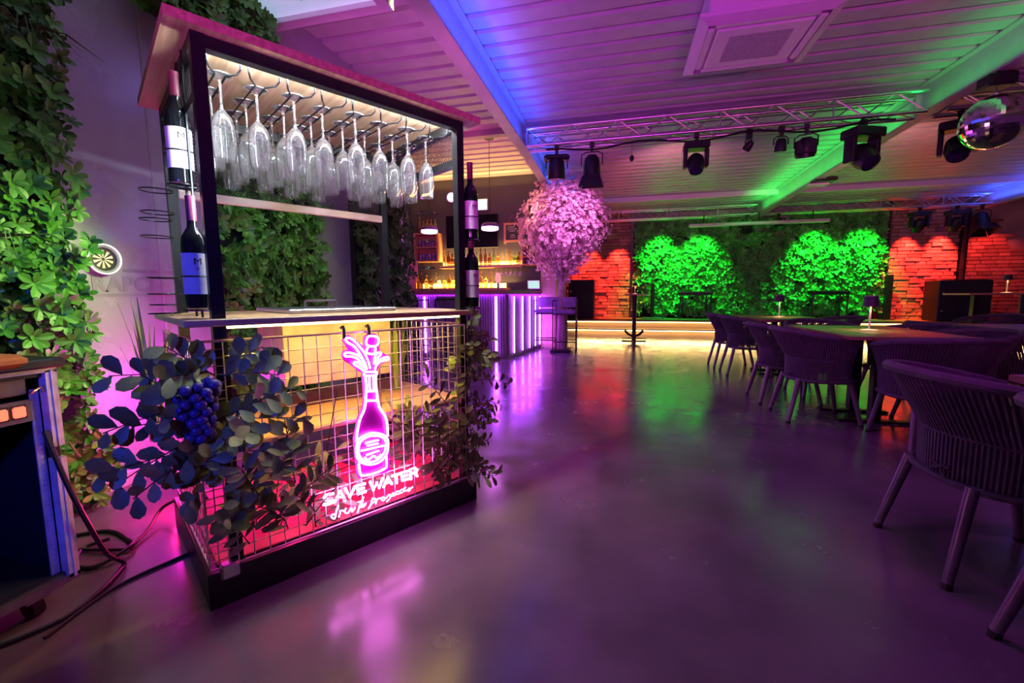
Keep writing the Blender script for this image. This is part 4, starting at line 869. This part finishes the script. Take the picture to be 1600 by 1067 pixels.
CH = [(1.405,1.985,0,'rope armchair nearest the camera, its back turned left'), (1.40,1.34,.05,'rope armchair cut by the lower right corner, one leg showing'),
      (1.60,4.08,.0,'rope armchair at the left of the front lamp table, nearer of the two'), (1.57,4.70,.0,'rope armchair at the left of the front lamp table, farther of the two'),
      (2.06,3.50,PI/2,'rope armchair at the near end of the front lamp table'), (1.62,6.22,.0,'rope armchair at the left of the far lamp table, nearer of the two'), (1.58,6.82,.0,'rope armchair at the left of the far lamp table, farther of the two'),
      (2.50,4.02,PI,'rope armchair at the right of the front lamp table, nearer of the two'), (2.52,4.68,PI,'rope armchair at the right of the front lamp table, farther of the two'), (2.02,5.08,-PI/2,'rope armchair at the far end of the front lamp table'),
      (2.50,6.1,PI,'rope armchair at the right of the far lamp table'), (3.12,4.35,.0,'rope armchair left of the bare table at the right edge, nearer one'), (3.12,5.05,.0,'rope armchair left of the bare table at the right edge, farther one'), (4.6,6.9,PI,'rope armchair far right before the brick wall')]
c0 = make_chair()
for i, (x, y, rz, lb) in enumerate(CH):
    o = c0 if i == 0 else copy_tree(c0)
    o.location = (x,y,0); o.rotation_euler = (0,0,rz); o['label'] = lb; o['group'] = 'rope armchairs'
def table(label, x, y):
    t = thing('dining_table', label, 'table', (x,y,0), 0, 'dining tables'); MB().bevbox((-.40,-.60,.705),(.40,.60,.735),.004).build('tabletop', walnut, t)
    for s in (-1,1):
        MB().box((-.035,s*.17-.035,.02),(.035,s*.17+.035,.705)).build('column', black, t); MB().bevbox((-.26,s*.17-.04,0),(.26,s*.17+.04,.018),.004).build('foot_plate', black, t)
    MB().box((-.25,-.30,.69),(.25,.30,.7045)).build('support_plate', black, t)
table('dark table with a lamp in front of the red brick wall', 2.03, 4.23); table('dark table with a lamp in front of the green hedge', 2.05, 6.42); table('violet-lit table at the right edge beside the nearest armchair', 1.86, 1.46); table('bare dark table at the far right edge', 3.62, 4.7)
def lamp(label, x, y, z, s=1.):
    t = thing('table_lamp', label, 'lamp', (x,y,z), 0, 'cordless table lamps'); wm = mat('lamp_white', (.7,.62,.5), .35, .2, noise=9)
    MB().lathe([(.001,0),(.062*s,0),(.062*s,.006),(.02*s,.012),(.001,.012)], 20).build('base', wm, t, smooth=True); MB().cyl((0,0,.012),(0,0,.21*s),.0075*s,n=8).build('stem', wm, t, smooth=True)
    MB().lathe([(.055*s,.20*s),(.046*s,.285*s),(.043*s,.285*s),(.052*s,.20*s)], 20, closed=True).build('shade', mat('lamp_shade',(.03,.02,.05),.5,noise=9), t, smooth=True)
    MB().lathe([(.001,.21*s),(.032*s,.21*s),(.032*s,.225*s),(.001,.225*s)], 14).build('light_disc', glow('lamp_glow',(1,.72,.35),4), t)
    MB().lathe([(.001,.283*s),(.044*s,.283*s),(.044*s,.287*s),(.001,.287*s)], 20).build('top_cap', wm, t)
    spot('table_lamp_light', (x,y,z+.205*s), (x,y,z), (1,.68,.30), 7*s*s, 135, .6, .02)
lamp('cordless lamp on the table in front of the brick wall', 2.03, 4.23, .735); lamp('cordless lamp on the table in front of the green hedge', 2.05, 6.42, .735)
# high tables with lamps
def high_table(label, x, y, top, w, feet):
    t = thing('high_table', label, 'table', (x,y,0)); MB().bevbox((-w,-.3,top-.03),(w,.3,top),.004).build('tabletop', oak, t)
    MB().cyl((0,0,.08),(0,0,top-.03),.045,n=12).build('column', black, t, smooth=True)
    if feet:
        for a in (.5,2.64,3.64,5.78): MB().tube([(0,0,.10),(.14*math.cos(a),.14*math.sin(a),.16),(.22*math.cos(a),.22*math.sin(a),.24)], .022, 6).build('foot', black, t)
        for z in (.0,.06): MB().box((-.26,-.03,z),(.26,.03,z+.02)).build('base_bar', black, t)
        MB().box((-.03,-.26,0),(.03,.26,.02)).build('base_bar', black, t); MB().cyl((0,0,.0),(0,0,.1),.05,n=10).build('hub', black, t)
    else:
        for xx in (-.35*w/.5,.35*w/.5): MB().box((xx-.04,-.04,0),(xx+.04,.04,top-.03)).build('leg', black, t)
    return t
high_table('round-footed high table with lamp before the stage', .33, 10.0, 1.05, .22, True); lamp('small cordless lamp on the high table before the stage', .33, 10.0, 1.05, .85)
high_table('high table with lamp before the dark brick corner', 6.25, 8.7, 1.03, .9, False); lamp('small cordless lamp on the high table before the brick corner', 5.95, 8.6, 1.03, 1.0)
# stage props
def speaker(label, x, y, w, h):
    t = thing('loudspeaker', label, 'loudspeaker', (x,y,.38)); MB().bevbox((-w/2,-.3,0),(w/2,.25,h),.02).build('cabinet', fx, t); MB().box((-w/2+.03,-.312,.03),(w/2-.03,-.302,h-.03)).build('grille', mat('grille_black',(.02,.02,.022),.7,noise=80), t)
    for z in (.25,.7): MB().cyl((-w/2+.07,-.315,z*h),(-w/2+.07,-.30,z*h),.02,n=10).build('fitting', alu, t)
speaker('large black loudspeaker at the left end of the stage', -1.02, 12.4, .70, 1.06); speaker('large black loudspeaker at the right end of the stage', 7.6, 12.35, 1.0, .94)
t = thing('speaker_pole', 'thin black pole standing on the stage before the hedge', 'pole', (.88,12.5,.38)); MB().cyl((0,0,.03),(0,0,.95),.05,n=10).build('tube', fx, t, smooth=True); MB().bevbox((-.3,-.2,0),(.3,.2,.03),.008).build('foot_plate', fx, t); MB().box((-.5,-.02,.62),(0.0,.02,.66)).build('arm', oakd, t)
def keyboard(label, x):
    t = thing('stage_keyboard', label, 'keyboard', (x,12.45,.38)); MB().bevbox((-.42,-.13,.62),(.42,.13,.72),.01).build('body', fx, t); MB().box((-.38,-.135,.69),(.38,-.02,.725)).build('keys', mat('keys_dark',(.05,.05,.05),.4,noise=30), t)
    for s in (-1,1):
        MB().tube([(s*.38,-.1,.62),(s*.38,-.1,0)], .018, 6).build('stand_leg', fx, t); MB().tube([(s*.30,.1,.62),(s*.30,.1,0)], .018, 6).build('stand_leg', fx, t)
keyboard('dark keyboard on a stand before the left green hedge half', 1.95); keyboard('dark keyboard on a stand before the right green hedge half', 5.05)
t = thing('black_column', 'slim black column beside the brick wall edge', 'column', (6.36,12.55,.38)); MB().bevbox((-.07,-.05,0),(.07,.05,1.1),.01).build('tube', fx, t); MB().box((-.13,-.1,0),(.13,.1,.02)).build('foot_plate', fx, t)
t = thing('drain_pipe', 'dark vertical pipe between the two brick walls', 'pipe', (7.9,12.72,.38)); MB().cyl((0,0,0),(0,0,2.6),.06,n=12).build('tube', fx, t, smooth=True); MB().cyl((0,0,1.2),(0,0,1.26),.07,n=12).build('collar', fx, t)
